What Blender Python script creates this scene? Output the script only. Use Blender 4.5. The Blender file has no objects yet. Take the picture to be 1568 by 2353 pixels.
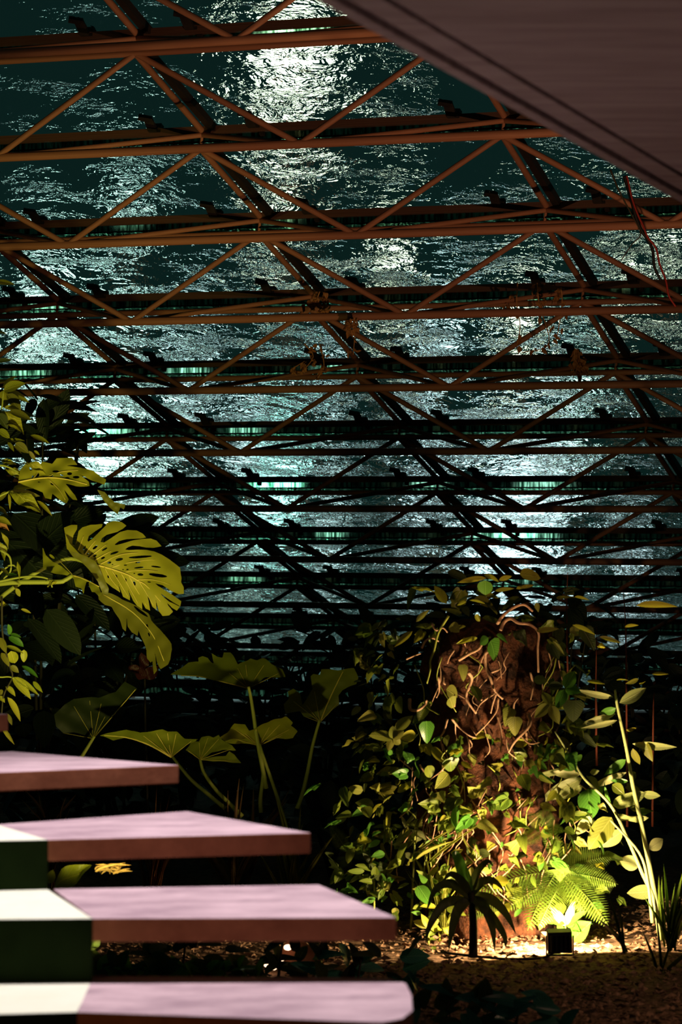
import bpy, bmesh, math, random
import numpy as np
from mathutils import Vector, Matrix, Quaternion

R = math.radians
rng = random.Random(7)
SC = bpy.context.scene
COL = SC.collection

# ------------------------------------------------------------------ camera
F, CX, CY, YH, EYE = 5800.0, 784.0, 1176.5, 1300.0, 1.9      # focal length in px of the 1568x2353 frame, eye height
TH = math.atan((YH - CY) / F)
cam_d = bpy.data.cameras.new('camera')
cam = bpy.data.objects.new('camera', cam_d); COL.objects.link(cam)
cam.location = (0, 0, EYE); cam.rotation_euler = (math.pi/2 + TH, 0, 0)
cam_d.sensor_fit = 'VERTICAL'; cam_d.sensor_height = 36.0; cam_d.lens = 36.0 * F / 2353.0
cam_d.clip_start = 0.05; cam_d.clip_end = 400
cam_d.dof.use_dof = True; cam_d.dof.focus_distance = 16.5; cam_d.dof.aperture_fstop = 4.2
SC.camera = cam

def at(px, py, d):
    """World point seen at pixel (px,py) at depth d metres."""
    x = (px - CX) / F * d; z = -(py - CY) / F * d
    return Vector((x, d*math.cos(TH) - z*math.sin(TH), EYE + d*math.sin(TH) + z*math.cos(TH)))

# ------------------------------------------------------------------ world, exposure
w = bpy.data.worlds.new('night_sky'); SC.world = w; w.use_nodes = True
bg = w.node_tree.nodes['Background']; bg.inputs[0].default_value = (0.30, 1.0, 0.92, 1); bg.inputs[1].default_value = 0.013
vs = SC.view_settings
vs.view_transform = 'Standard'; vs.look = 'None'; vs.exposure = 0.0; vs.gamma = 1.0; vs.use_curve_mapping = False
SC.cycles.caustics_refractive = False; SC.cycles.caustics_reflective = False
SC.cycles.use_denoising = True
SC.cycles.max_bounces = 10; SC.cycles.transmission_bounces = 8; SC.cycles.diffuse_bounces = 3
SC.cycles.sample_clamp_indirect = 3.0

def spot(name, loc, to, watts, col, size, blend=0.4, radius=0.05):
    l = bpy.data.lights.new(name, 'SPOT'); l.energy = watts; l.color = col
    l.spot_size = R(size); l.spot_blend = blend; l.shadow_soft_size = radius
    o = bpy.data.objects.new(name, l); COL.objects.link(o)
    o.location = loc; o.rotation_euler = (Vector(to) - Vector(loc)).to_track_quat('-Z', 'Y').to_euler()
    return o
# downlight over the stair, warm uplight on the roof pipes, yellow garden spots on the plants
spot('stair_downlight', (-0.75, 7.35, 4.6), (-0.6, 7.3, 1.0), 800, (1.0, 0.84, 0.90), 66, 0.7, 0.06)
spot('stair_side_lamp', (-2.6, 3.6, 1.25), (-0.6, 7.4, 1.0), 44, (1.0, 0.48, 0.18), 40, 0.6, 0.08)
spot('soffit_fill', (1.2, 3.2, 0.6), (1.2, 8.2, 3.2), 26, (1.0, 0.72, 0.66), 70, 0.8, 0.15)  # unseen fill added to brighten the soffit
spot('roof_uplight', (2.1, 8.6, 0.35), (0.35, 16.0, 5.15), 880, (1.0, 0.56, 0.30), 40, 0.9, 0.08)
spot('monstera_garden_spot', (-0.75, 10.2, 0.35), (-1.75, 14.2, 2.25), 640, (1.0, 0.88, 0.24), 42, 0.85, 0.05)
spot('fan_leaf_garden_spot', (-1.25, 11.3, 0.12), (-0.35, 14.5, 1.15), 100, (1.0, 0.86, 0.24), 30, 0.8, 0.04)
spot('gravel_fill', (3.0, 9.0, 1.6), (1.2, 11.4, 0.0), 55, (1.0, 0.55, 0.36), 50, 0.9, 0.05)  # unseen fill added to brighten the foreground gravel

# ------------------------------------------------------------------ helpers
def link(o, parent=None):
    COL.objects.link(o)
    if parent is not None:
        o.parent = parent
    return o
def tag(o, label=None, cat=None, group=None, kind=None):
    if label: o['label'] = label
    if cat: o['category'] = cat
    if group: o['group'] = group
    if kind: o['kind'] = kind
    return o
def empty(name, loc=(0, 0, 0), label=None, cat=None, group=None, kind=None):
    o = bpy.data.objects.new(name, None); COL.objects.link(o)
    o.location = loc; o.empty_display_size = 0.1
    return tag(o, label, cat, group, kind)
def mesh(name, verts, faces, mat=None, smooth=False):
    me = bpy.data.meshes.new(name)
    me.from_pydata([tuple(v) for v in verts], [], faces)
    if smooth: me.polygons.foreach_set('use_smooth', [True]*len(me.polygons))
    if mat: me.materials.append(mat)
    me.update(); return me
def obj(name, me, parent=None, M=None):
    """Object with WORLD matrix M; parents are unrotated, unscaled empties."""
    o = bpy.data.objects.new(name, me); COL.objects.link(o)
    M = M or Matrix.Identity(4)
    if parent is not None:
        o.parent = parent
        M = Matrix.Translation(-parent_loc(parent)) @ M
    o.matrix_local = M
    return o
def parent_loc(p):
    v = p.location.copy()
    while p.parent is not None:
        p = p.parent; v = v + p.location
    return v
def from_bm(name, bm, mat, smooth=False):
    me = bpy.data.meshes.new(name); bm.to_mesh(me); bm.free()
    if smooth: me.polygons.foreach_set('use_smooth', [True]*len(me.polygons))
    if mat: me.materials.append(mat)
    return me
def basis(x, y, z, loc):
    M = Matrix((x, y, z)).transposed().to_4x4(); M.translation = loc; return M
def along(p, q, rx, ry=None, up=None):
    """Matrix taking the unit bar (z 0..1, radius 1) to the segment p-q."""
    p, q = Vector(p), Vector(q); d = q - p; L = d.length; z = d / L
    up = Vector(up) if up is not None else Vector((0, 0, 1))
    x = up.cross(z)
    if x.length < 1e-5: x = Vector((1, 0, 0)).cross(z)
    x.normalize(); y = z.cross(x)
    return basis(x*rx, y*(ry or rx), z*L, p)
def cyl_mesh(name, mat, n=12):
    v = [(math.cos(2*math.pi*i/n), math.sin(2*math.pi*i/n), z) for z in (0, 1) for i in range(n)]
    f = [(i, (i+1) % n, n+(i+1) % n, n+i) for i in range(n)] + [tuple(range(n))[::-1], tuple(range(n, 2*n))]
    me = mesh(name, v, f, mat)
    for p in me.polygons: p.use_smooth = len(p.vertices) == 4
    return me
def box_mesh(name, mat, lo=(-.5, -.5, 0), hi=(.5, .5, 1)):
    v = [(x, y, z) for z in (lo[2], hi[2]) for y in (lo[1], hi[1]) for x in (lo[0], hi[0])]
    f = [(0, 2, 3, 1), (4, 5, 7, 6), (0, 1, 5, 4), (2, 6, 7, 3), (1, 3, 7, 5), (0, 4, 6, 2)]
    return mesh(name, v, f, mat)
def catmull(pts, n=6):
    P = [Vector(p) for p in pts]
    P = [P[0]*2 - P[1]] + P + [P[-1]*2 - P[-2]]
    out = []
    for i in range(1, len(P)-2):
        a, b, c, d = P[i-1:i+3]
        for k in range(n):
            t = k / n
            out.append(0.5*((2*b) + (c-a)*t + (2*a-5*b+4*c-d)*t*t + (3*b-a-3*c+d)*t**3))
    out.append(P[-2]); return out
def tube_bm(bm, pts, r0, r1=None, n=6):
    """Adds a tapering tube through pts to a bmesh."""
    r1 = r0 if r1 is None else r1
    rings = []; prev = None
    for i, p in enumerate(pts):
        t = (pts[min(i+1, len(pts)-1)] - pts[max(i-1, 0)])
        t = t.normalized() if t.length > 1e-9 else Vector((0, 0, 1))
        if prev is None:
            x = t.orthogonal().normalized()
        else:
            x = prev - t*prev.dot(t)
            x = x.normalized() if x.length > 1e-6 else t.orthogonal().normalized()
        prev = x; y = t.cross(x); r = r0 + (r1-r0)*i/max(1, len(pts)-1)
        rings.append([bm.verts.new(p + (x*math.cos(2*math.pi*k/n) + y*math.sin(2*math.pi*k/n))*r) for k in range(n)])
    for a, b in zip(rings, rings[1:]):
        for k in range(n): bm.faces.new((a[k], a[(k+1) % n], b[(k+1) % n], b[k]))
    bm.faces.new(rings[0][::-1]); bm.faces.new(rings[-1])
def tube(name, pts, r0, r1, mat, parent, n=6, sub=5):
    bm = bmesh.new(); o = parent_loc(parent) if parent is not None else Vector()
    p0 = Vector(pts[0])
    tube_bm(bm, catmull([Vector(p)-p0 for p in pts], sub) if len(pts) > 2 else [Vector(p)-p0 for p in pts], r0, r1, n)
    return obj(name, from_bm(name, bm, mat, True), parent, Matrix.Translation(p0))

# ------------------------------------------------------------------ materials
class NT:
    def __init__(s, name):
        s.m = bpy.data.materials.new(name); s.m.use_nodes = True
        s.t = s.m.node_tree; s.t.nodes.clear(); s.out = s.t.nodes.new('ShaderNodeOutputMaterial')
    def n(s, typ, **kw):
        nd = s.t.nodes.new(typ)
        for k, v in kw.items():
            if k == 'i':
                for kk, vv in v.items():
                    if isinstance(vv, bpy.types.NodeSocket): s.t.links.new(vv, nd.inputs[kk])
                    else: nd.inputs[kk].default_value = vv
            else: setattr(nd, k, v)
        return nd
    def end(s, sock): s.t.links.new(sock, s.out.inputs[0]); return s.m
def c4(c): return (c[0], c[1], c[2], 1)

def rough_mat(name, ca, cb, scale=6, rough=0.7, bump=0.3, stretch=(1, 1, 1), dist=0.01, spec=0.3, coords='Object', detail=6):
    g = NT(name)
    tc = g.n('ShaderNodeTexCoord'); mp = g.n('ShaderNodeMapping', i={'Vector': tc.outputs[coords], 'Scale': stretch})
    no = g.n('ShaderNodeTexNoise', i={'Vector': mp.outputs[0], 'Scale': scale, 'Detail': detail, 'Roughness': 0.65})
    mx = g.n('ShaderNodeValToRGB', i={'Fac': no.outputs['Fac']})
    mx.color_ramp.elements[0].position = 0.35; mx.color_ramp.elements[0].color = c4(ca)
    mx.color_ramp.elements[1].position = 0.68; mx.color_ramp.elements[1].color = c4(cb)
    b = g.n('ShaderNodeBump', i={'Height': no.outputs['Fac'], 'Strength': bump, 'Distance': dist})
    p = g.n('ShaderNodeBsdfPrincipled', i={'Base Color': mx.outputs[0], 'Roughness': rough, 'Specular IOR Level': spec, 'Normal': b.outputs[0]})
    return g.end(p.outputs[0])

def leaf_mat(name, ca, cb, trans=0.35, gloss=0.35, veined=True):
    """Leaf blade: colour varies from leaf to leaf, pale midrib and side veins, light shines through."""
    g = NT(name)
    oi = g.n('ShaderNodeObjectInfo'); tc = g.n('ShaderNodeTexCoord')
    no = g.n('ShaderNodeTexNoise', i={'Vector': tc.outputs['Object'], 'Scale': 9.0, 'Detail': 3})
    ad = g.n('ShaderNodeMath', operation='MULTIPLY_ADD', i={0: no.outputs['Fac'], 1: 0.5, 2: oi.outputs['Random']})
    mu = g.n('ShaderNodeMath', operation='MULTIPLY', i={0: ad.outputs[0], 1: 0.67})
    mx = g.n('ShaderNodeMix', data_type='RGBA', i={0: mu.outputs[0], 6: c4(ca), 7: c4(cb)})
    col = mx.outputs[2]; nrm = None
    if veined:
        sx = g.n('ShaderNodeSeparateXYZ', i={0: tc.outputs['Object']})
        ax = g.n('ShaderNodeMath', operation='ABSOLUTE', i={0: sx.outputs[0]})
        mid = g.n('ShaderNodeMapRange', i={0: ax.outputs[0], 1: 0.012, 2: 0.035, 3: 1.0, 4: 0.0})
        yy = g.n('ShaderNodeMath', operation='MULTIPLY_ADD', i={0: ax.outputs[0], 1: -0.8, 2: sx.outputs[1]})
        fr = g.n('ShaderNodeMath', operation='PINGPONG', i={0: yy.outputs[0], 1: 0.06})
        vn = g.n('ShaderNodeMapRange', i={0: fr.outputs[0], 1: 0.004, 2: 0.016, 3: 0.55, 4: 0.0})
        mm = g.n('ShaderNodeMath', operation='MAXIMUM', i={0: mid.outputs[0], 1: vn.outputs[0]})
        hf = g.n('ShaderNodeMath', operation='MULTIPLY', i={0: mm.outputs[0], 1: 0.5})
        pale = tuple(min(1, c*1.5 + 0.1*max(cb)) for c in cb)
        m2 = g.n('ShaderNodeMix', data_type='RGBA', i={0: hf.outputs[0], 6: mx.outputs[2], 7: c4(pale)})
        bp = g.n('ShaderNodeBump', i={'Height': mm.outputs[0], 'Strength': 0.5, 'Distance': 0.006})
        col = m2.outputs[2]; nrm = bp.outputs[0]
    p = g.n('ShaderNodeBsdfPrincipled', i={'Base Color': col, 'Roughness': gloss, 'Specular IOR Level': 0.4})
    if nrm: g.t.links.new(nrm, p.inputs['Normal'])
    t = g.n('ShaderNodeBsdfTranslucent', i={'Color': col})
    ms = g.n('ShaderNodeMixShader', i={0: trans, 1: p.outputs[0], 2: t.outputs[0]})
    return g.end(ms.outputs[0])

def flat_mat(name, c, rough=0.6, spec=0.3, emit=None, strength=0):
    g = NT(name)
    p = g.n('ShaderNodeBsdfPrincipled', i={'Base Color': c4(c), 'Roughness': rough, 'Specular IOR Level': spec})
    if emit: p.inputs['Emission Color'].default_value = c4(emit); p.inputs['Emission Strength'].default_value = strength
    return g.end(p.outputs[0])

def water_glass(name, amp):
    """Glass under a sheet of running water: clear, the outer face rippled."""
    g = NT(name)
    tc = g.n('ShaderNodeTexCoord'); oi = g.n('ShaderNodeObjectInfo')
    off = g.n('ShaderNodeCombineXYZ', i={2: oi.outputs['Random']})
    sc = g.n('ShaderNodeVectorMath', operation='MULTIPLY_ADD', i={0: off.outputs[0], 1: (0, 0, 37.0), 2: tc.outputs['Object']})
    wv = g.n('ShaderNodeMapping', i={'Vector': sc.outputs[0], 'Scale': (1.0, 1.5, 1)})
    warp = g.n('ShaderNodeTexNoise', i={'Vector': wv.outputs[0], 'Scale': 2.2, 'Detail': 2})
    wp = g.n('ShaderNodeVectorMath', operation='MULTIPLY_ADD', i={0: warp.outputs['Color'], 1: (.35, .35, .1), 2: sc.outputs[0]})
    m1 = g.n('ShaderNodeMapping', i={'Vector': wp.outputs[0], 'Scale': (11, 12, 1)})
    n1 = g.n('ShaderNodeTexNoise', i={'Vector': m1.outputs[0], 'Scale': 1.0, 'Detail': 2.5, 'Roughness': 0.55})
    m2 = g.n('ShaderNodeMapping', i={'Vector': wp.outputs[0], 'Scale': (38, 42, 1)})
    n2 = g.n('ShaderNodeTexNoise', i={'Vector': m2.outputs[0], 'Scale': 1.0, 'Detail': 2.0})
    msk = g.n('ShaderNodeTexNoise', i={'Vector': wv.outputs[0], 'Scale': 1.3, 'Detail': 1})
    mr = g.n('ShaderNodeMapRange', i={0: msk.outputs['Fac'], 1: 0.35, 2: 0.65, 3: 0.07, 4: 0.32})
    h = g.n('ShaderNodeMath', operation='MULTIPLY_ADD', i={0: n2.outputs['Fac'], 1: mr.outputs[0], 2: n1.outputs['Fac']})
    calm = g.n('ShaderNodeTexNoise', i={'Vector': wv.outputs[0], 'Scale': 2.6, 'Detail': 2})
    cm = g.n('ShaderNodeMapRange', i={0: calm.outputs['Fac'], 1: 0.36, 2: 0.60, 3: 0.30, 4: 1.0})
    b = g.n('ShaderNodeBump', i={'Height': h.outputs[0], 'Strength': cm.outputs[0], 'Distance': amp})
    r = g.n('ShaderNodeBsdfRefraction', i={'Color': (0.80, 0.97, 0.93, 1), 'Roughness': 0.0, 'IOR': 1.33, 'Normal': b.outputs[0]})
    tr = g.n('ShaderNodeBsdfTranslucent', i={'Color': (0.35, 0.55, 0.5, 1)})
    ms = g.n('ShaderNodeMixShader', i={0: 0.06, 1: r.outputs[0], 2: tr.outputs[0]})
    return g.end(ms.outputs[0])

def clear_glass(name):
    g = NT(name)
    r = g.n('ShaderNodeBsdfRefraction', i={'Color': (0.92, 1, 0.98, 1), 'Roughness': 0.0, 'IOR': 1.33})
    return g.end(r.outputs[0])
def mossy_glass(name):
    g = NT(name)
    tc = g.n('ShaderNodeTexCoord'); mp = g.n('ShaderNodeMapping', i={'Vector': tc.outputs['Object'], 'Scale': (40, 1, 5)})
    no = g.n('ShaderNodeTexNoise', i={'Vector': mp.outputs[0], 'Scale': 1.0, 'Detail': 3})
    cr = g.n('ShaderNodeValToRGB', i={'Fac': no.outputs['Fac']})
    cr.color_ramp.elements[0].position = 0.38; cr.color_ramp.elements[0].color = (0.05, 0.12, 0.08, 1)
    cr.color_ramp.elements[1].position = 0.6; cr.color_ramp.elements[1].color = (0.42, 0.62, 0.50, 1)
    bp = g.n('ShaderNodeBump', i={'Height': no.outputs['Fac'], 'Strength': 0.6, 'Distance': 0.003})
    r = g.n('ShaderNodeBsdfRefraction', i={'Color': cr.outputs[0], 'Roughness': 0.25, 'IOR': 1.05, 'Normal': bp.outputs[0]})
    return g.end(r.outputs[0])

M = {}
M['rust'] = rough_mat('rust_brown_paint', (0.22, 0.085, 0.045), (0.36, 0.16, 0.09), 14, 0.55, 0.2)
M['purlin'] = rough_mat('dark_purlin_paint', (0.045, 0.02, 0.013), (0.085, 0.04, 0.024), 10, 0.6, 0.2)
M['black_bar'] = rough_mat('black_glazing_bar', (0.012, 0.010, 0.009), (0.025, 0.02, 0.018), 10, 0.5, 0.1)
M['water'] = water_glass('wet_rippled_glass', 0.0085)
M['glass'] = clear_glass('pane_underside_glass')
M['moss'] = mossy_glass('mossy_drip_glass')
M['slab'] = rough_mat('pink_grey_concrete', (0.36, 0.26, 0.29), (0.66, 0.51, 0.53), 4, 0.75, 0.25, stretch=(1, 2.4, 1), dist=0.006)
M['slab_side'] = rough_mat('shaded_concrete_edge', (0.17, 0.055, 0.022), (0.27, 0.10, 0.045), 9, 0.85, 0.4)  # dim warm light on the slab edges put into the colour
M['step'] = rough_mat('pale_step_paint', (0.80, 0.88, 0.66), (0.90, 0.96, 0.76), 4, 0.7, 0.15)
M['riser'] = rough_mat('shaded_green_riser', (0.005, 0.012, 0.002), (0.009, 0.020, 0.004), 6, 0.8, 0.15, spec=0.05)  # shade on the unlit risers put into the near-black green
M['soffit'] = rough_mat('board_formed_concrete', (0.36, 0.25, 0.24), (0.55, 0.42, 0.41), 2.2, 0.8, 0.5, stretch=(0.7, 6, 1), dist=0.012)
M['soil'] = rough_mat('brown_soil', (0.10, 0.05, 0.026), (0.34, 0.20, 0.11), 26, 0.95, 0.9, dist=0.03, coords='Object')
M['black_metal'] = flat_mat('black_metal', (0.006, 0.006, 0.006), 0.5)

# ------------------------------------------------------------------ floor
bm = bmesh.new()
bmesh.ops.create_grid(bm, x_segments=120, y_segments=120, size=0.5)
for v in bm.verts:
    x, y = v.co.x, v.co.y
    X = x*70; Y = 20 + y*60
    z = 0.02*math.sin(X*3.1+1.3*Y) + 0.018*math.sin(Y*4.3-2*X) - 0.03
    v.co = (X, Y, z)
floor = obj('floor', from_bm('floor', bm, M['soil'], True)); tag(floor, kind='structure')

# ------------------------------------------------------------------ glass roof on its pipe space frame
G5 = Vector((0.132, 19.17, 1.557 + EYE)); U = Vector((1.903, -0.614, -0.016)); P = Vector((0.341, 0.999, -0.414))
RS = Vector((-0.012, 0.03, -0.115)); OB = Vector((-0.308, -0.832, -0.27))
def Gn(n, k): return G5 + P*(n-5) + U*(k-1)
def Mn(n, k): return Gn(n, k) + RS
def Bn(n, k): return Gn(n, k) + OB
cylR = cyl_mesh('pipe', M['rust'], 12); boxP = box_mesh('purlin', M['purlin']); boxB = box_mesh('glazing_bar', M['black_bar'])
PV = P - RS                                                     # one pane: from M(n-1) to G(n)
un, pn = U.normalized(), None
NR = U.cross(PV).normalized()
pn = NR.cross(un)
# shared pane: x along U, y down the slope, z outwards
LU, LP = U.length, PV.length
pm = box_mesh('pane', M['glass'], (0.0, -0.03, 0), (LU-0.012, LP+0.02, 0.012)); pm.materials.append(M['water'])
pm.polygons[1].material_index = 1
rm = box_mesh('riser_pane', M['moss'], (0, -0.003, 0), (LU-0.01, 0.003, 0.10))
bmc = bmesh.new()                                               # glass clamp: bracket plate, block and tail
def addbox(bm, c, s, rot=None):
    r = bmesh.ops.create_cube(bm, size=1.0)
    Mx = Matrix.Translation(c) @ (rot.to_matrix().to_4x4() if rot else Matrix.Identity(4)) @ Matrix.Diagonal((*s, 1))
    bmesh.ops.transform(bm, matrix=Mx, verts=r['verts'])
addbox(bmc, (0, 0, 0.005), (0.075, 0.05, 0.07))
addbox(bmc, (-0.01, -0.09, 0.0), (0.06, 0.13, 0.022), Quaternion((1, 0, 0), -0.35))
addbox(bmc, (-0.03, -0.15, 0.015), (0.075, 0.03, 0.04), Quaternion((0, 0, 1), 0.5))
addbox(bmc, (0.045, 0.02, -0.04), (0.03, 0.04, 0.05))
clampm = from_bm('clamp', bmc, M['black_bar'])

ceiling = empty('ceiling', tuple(Gn(5, 1)), kind='structure')
ORD = {0: 'uppermost', 1: 'second', 2: 'third', 3: 'fourth', 4: 'fifth', 5: 'sixth', 6: 'seventh', 7: 'eighth', 8: 'ninth', 9: 'tenth', 10: 'eleventh', 11: 'twelfth', 12: 'thirteenth', 13: 'lowest'}
LABEL = {1: 'rust brown pipe truss along the very top of the glass roof',
 2: 'orange lit pipe truss just below the brightest water glare',
 3: 'orange lit pipe truss with a cut open pipe end by the red cable',
 4: 'brown pipe truss with dry orange leaves hooked over it, fourth from the top',
 5: 'dim brown pipe truss touching the upper yellow leaves, fifth from the top',
 6: 'nearly black pipe truss just above the perforated leaf, sixth from the top',
 7: 'black pipe truss seventh from the top, just above the big split leaf',
 8: 'black pipe truss eighth from the top, level with the top of the split leaf',
 9: 'black pipe truss ninth from the top, just above the root mound',
 10: 'black pipe truss tenth from the top, behind the top of the root mound',
 11: 'black pipe truss second from the bottom of the roof, seen through dark shrubs',
 12: 'lowest black pipe truss, almost hidden behind the dark shrubs',
 0: 'rust brown pipe truss above the topmost visible one'}
XL, XR = -4.6, 4.6
for n in range(1, 13):
    d = Gn(n, 1).y
    ks = [k for k in range(-4, 6) if -0.14*d - 2.6 < Gn(n, k).x < 0.14*d + 2.4]
    k0, k1 = ks[0], ks[-1]
    T = empty('roof_truss', tuple(Gn(n, k0)), LABEL[n], 'roof truss', 'pipe trusses under the glass roof')
    upz = NR
    obj('purlin', boxP, T, along(Gn(n, k0-.3) - Vector((0, 0, .002)), Gn(n, k1+.3) - Vector((0, 0, .002)), 0.05, 0.042, un.cross(Vector((0,0,1)))))
    obj('upper_chord', cylR, T, along(Mn(n, k0-.3), Mn(n, k1+.3), 0.021))
    kb1 = k1 + .6 if n != 3 else 2.0 + 0.4
    if n == 3:
        # the cut pipe ends where it does in the photo
        pa, pb = Bn(3, k0-.3), Bn(3, 2.62)
        obj('lower_chord', cylR, T, along(pa, pb, 0.028))
    else:
        obj('lower_chord', cylR, T, along(Bn(n, k0-.3), Bn(n, k1+.6), 0.028))
    for k in range(k0, k1+1):
        obj('post', cylR, T, along(Gn(n, k), Mn(n, k), 0.010))
        a, b = Mn(n-1, k), Gn(n, k) + NR*(-0.005)
        obj('rafter_pipe', cylR, T, along(a, b, 0.021))
        s = un*0.075 + NR*0.012
        obj('glazing_bar', boxB, T, along(a + s, b + s, 0.045, 0.05, NR.cross(un)))
        for dk in (-.16, .18):
            obj('clamp', clampm, T, basis(un, pn*1.0, NR, Gn(n, k+dk) + NR*0.02))
        for dk in (-.5, .5):
            B = Bn(n, k+dk)
            if n == 3 and k+dk > 2.6: continue
            obj('strut', cylR, T, along(B, Mn(n-1, k), 0.019))
            obj('strut', cylR, T, along(B, Gn(n, k) - Vector((0, 0, .03)), 0.017))
        if k < k1:
            o = obj('pane', pm, ceiling, basis(un, pn, NR, Mn(n-1, k) + NR*0.028 + un*0.006))
            obj('riser_pane', rm, ceiling, basis(un, Vector((0, 0, 1)).cross(un).normalized(), Vector((0, 0, 1)), Mn(n, k) + Vector((0, 0, 0.01)) + un*.005))

# kerb wall on which the glass ends
ka, kb = Mn(12, -4), Mn(12, 4); kd = P.xy.normalized()*0.3
bm = bmesh.new()
kv = [bm.verts.new(v) for v in ((ka.x, ka.y, -.1), (kb.x, kb.y, -.1), (kb.x+kd.x, kb.y+kd.y, -.1), (ka.x+kd.x, ka.y+kd.y, -.1), (ka.x, ka.y, ka.z-.05), (kb.x, kb.y, kb.z-.05), (kb.x+kd.x, kb.y+kd.y, kb.z-.05), (ka.x+kd.x, ka.y+kd.y, ka.z-.05))]
for f in ((0, 3, 2, 1), (4, 5, 6, 7), (0, 1, 5, 4), (1, 2, 6, 5), (2, 3, 7, 6), (3, 0, 4, 7)): bm.faces.new([kv[i] for i in f])
tag(obj('wall_back', from_bm('wall_back', bm, rough_mat('dark_kerb_concrete', (.03, .028, .025), (.06, .055, .05), 6, .9, .3))), kind='structure')

# ------------------------------------------------------------------ lamps outside, seen through the wet glass
def lamp_outside(px, py, d, r, col, strength, label, lean=0):
    g = NT('lamp_glow'); e = g.n('ShaderNodeEmission', i={'Color': c4(col), 'Strength': strength}); m = g.end(e.outputs[0])
    m.cycles.emission_sampling = 'NONE'
    c = at(px, py, d)
    T = empty('floodlight_mast', (c.x, c.y+0.25, 0), label, 'floodlight')
    bm = bmesh.new(); bmesh.ops.create_icosphere(bm, subdivisions=3, radius=r)
    obj('lamp_globe', from_bm('lamp_globe', bm, m, True), T, Matrix.Translation(c))
    obj('mast', cylR, T, along((c.x, c.y+r+0.12, -0.5), (c.x, c.y+r+0.12, c.z), 0.05))
    obj('housing', boxB, T, along((c.x, c.y+r*0.8, c.z), (c.x, c.y+r+0.3, c.z), r*0.8))
WARM, COOL = (1.0, 0.93, 0.72), (0.80, 0.95, 1.0)
lamp_outside(678, 130, 40, 0.62, WARM, 10, 'warm white floodlight glaring through the wet glass near the top')
lamp_outside(225, 1010, 44, 0.75, (0.78, 1, 0.95), 4, 'cool white floodlight behind the glass above the perforated leaf')
lamp_outside(1175, 1240, 46, 0.80, (0.82, 0.92, 1), 4, 'bluish white floodlight behind the glass above the root mound')
lamp_outside(1195, 742, 42, 0.28, WARM, 5, 'small warm lamp behind the glass at the dry hanging vine')
SMALL = [(100, 690, .22, 9, 'CG'), (430, 860, .22, 9, 'C'), (560, 985, .18, 8, 'C'), (640, 470, .2, 12, 'W'), (900, 600, .2, 10, 'W'), (1010, 775, .18, 9, 'C'),
         (985, 1110, .22, 9, 'B'), (760, 1215, .16, 8, 'C'), (1430, 620, .14, 9, 'W'), (1545, 590, .18, 16, 'W'), (350, 1165, .2, 8, 'CG'), (1330, 900, .2, 8, 'CG'),
         (560, 1345, .2, 5, 'CG'), (300, 480, .18, 7, 'CG'), (760, 850, .16, 9, 'C'), (1250, 1120, .3, 8, 'B'), (1450, 1290, .15, 7, 'B'), (60, 880, .25, 9, 'CG')]
SMALL_LABEL = 'added glitter lamp behind the wet glass %s'
SMALL_WHERE = ['by the left end of the fourth truss', 'over the middle of the left bays, fifth truss', 'between fifth and sixth truss, left of centre', 'under the main glare, third truss', 'above the fourth truss, right of centre', 'right of the orange dry vine',
  'above the stump, seventh truss', 'in the middle, eighth truss', 'by the red cable', 'at the right edge by the fourth truss', 'above the big split leaf', 'below the dark dry vine tuft', 'lowest, over the highest fan leaf', 'at upper left, third truss', 'left of the middle rafter, fifth truss', 'just above the bluish floodlight', 'furthest right above the shrubs', 'furthest left at the upper yellow leaves']
for q, (px, py, r, st, c) in enumerate(SMALL):
    lamp_outside(px, py, 34 + (q*5) % 8, r*1.25, {'W': WARM, 'C': COOL, 'CG': (0.78, 1, 0.93), 'B': (0.82, 0.9, 1)}[c], st*.42, SMALL_LABEL % SMALL_WHERE[q])  # extra lamps added to spread glitter across the panes

# pale terrace added outside, lit to brighten the lower panes
bm = bmesh.new(); bmesh.ops.create_grid(bm, x_segments=1, y_segments=1, size=0.5)
for v in bm.verts: v.co = (v.co.x*60, 38.6 + v.co.y*22, 0.06)
tag(obj('added_terrace_floor', from_bm('added_terrace_floor', bm, rough_mat('added_pale_paving', (.30, .33, .33), (.42, .45, .45), .8, .8, .1))), kind='structure')
def terrace_light(name, px, py, d, watts, col):
    l = bpy.data.lights.new(name, 'POINT'); l.energy = watts; l.color = col; l.shadow_soft_size = .3
    o = bpy.data.objects.new(name, l); COL.objects.link(o); p = at(px, py, d); o.location = (p.x, p.y - 1.2, p.z + .2)
terrace_light('floodlight_on_terrace', 225, 1010, 44, 420, (0.6, 1, 0.97)); terrace_light('floodlight_on_terrace', 1175, 1240, 46, 450, (0.68, 0.95, 1))
terrace_light('terrace_fill', 640, 1150, 34, 150, (0.55, 1, 0.95))  # fill without a mast, added to brighten the outside ground

# ------------------------------------------------------------------ winding stair: solid pale core steps with cantilevered slabs
CS = Vector((-2.11, 6.50))
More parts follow.
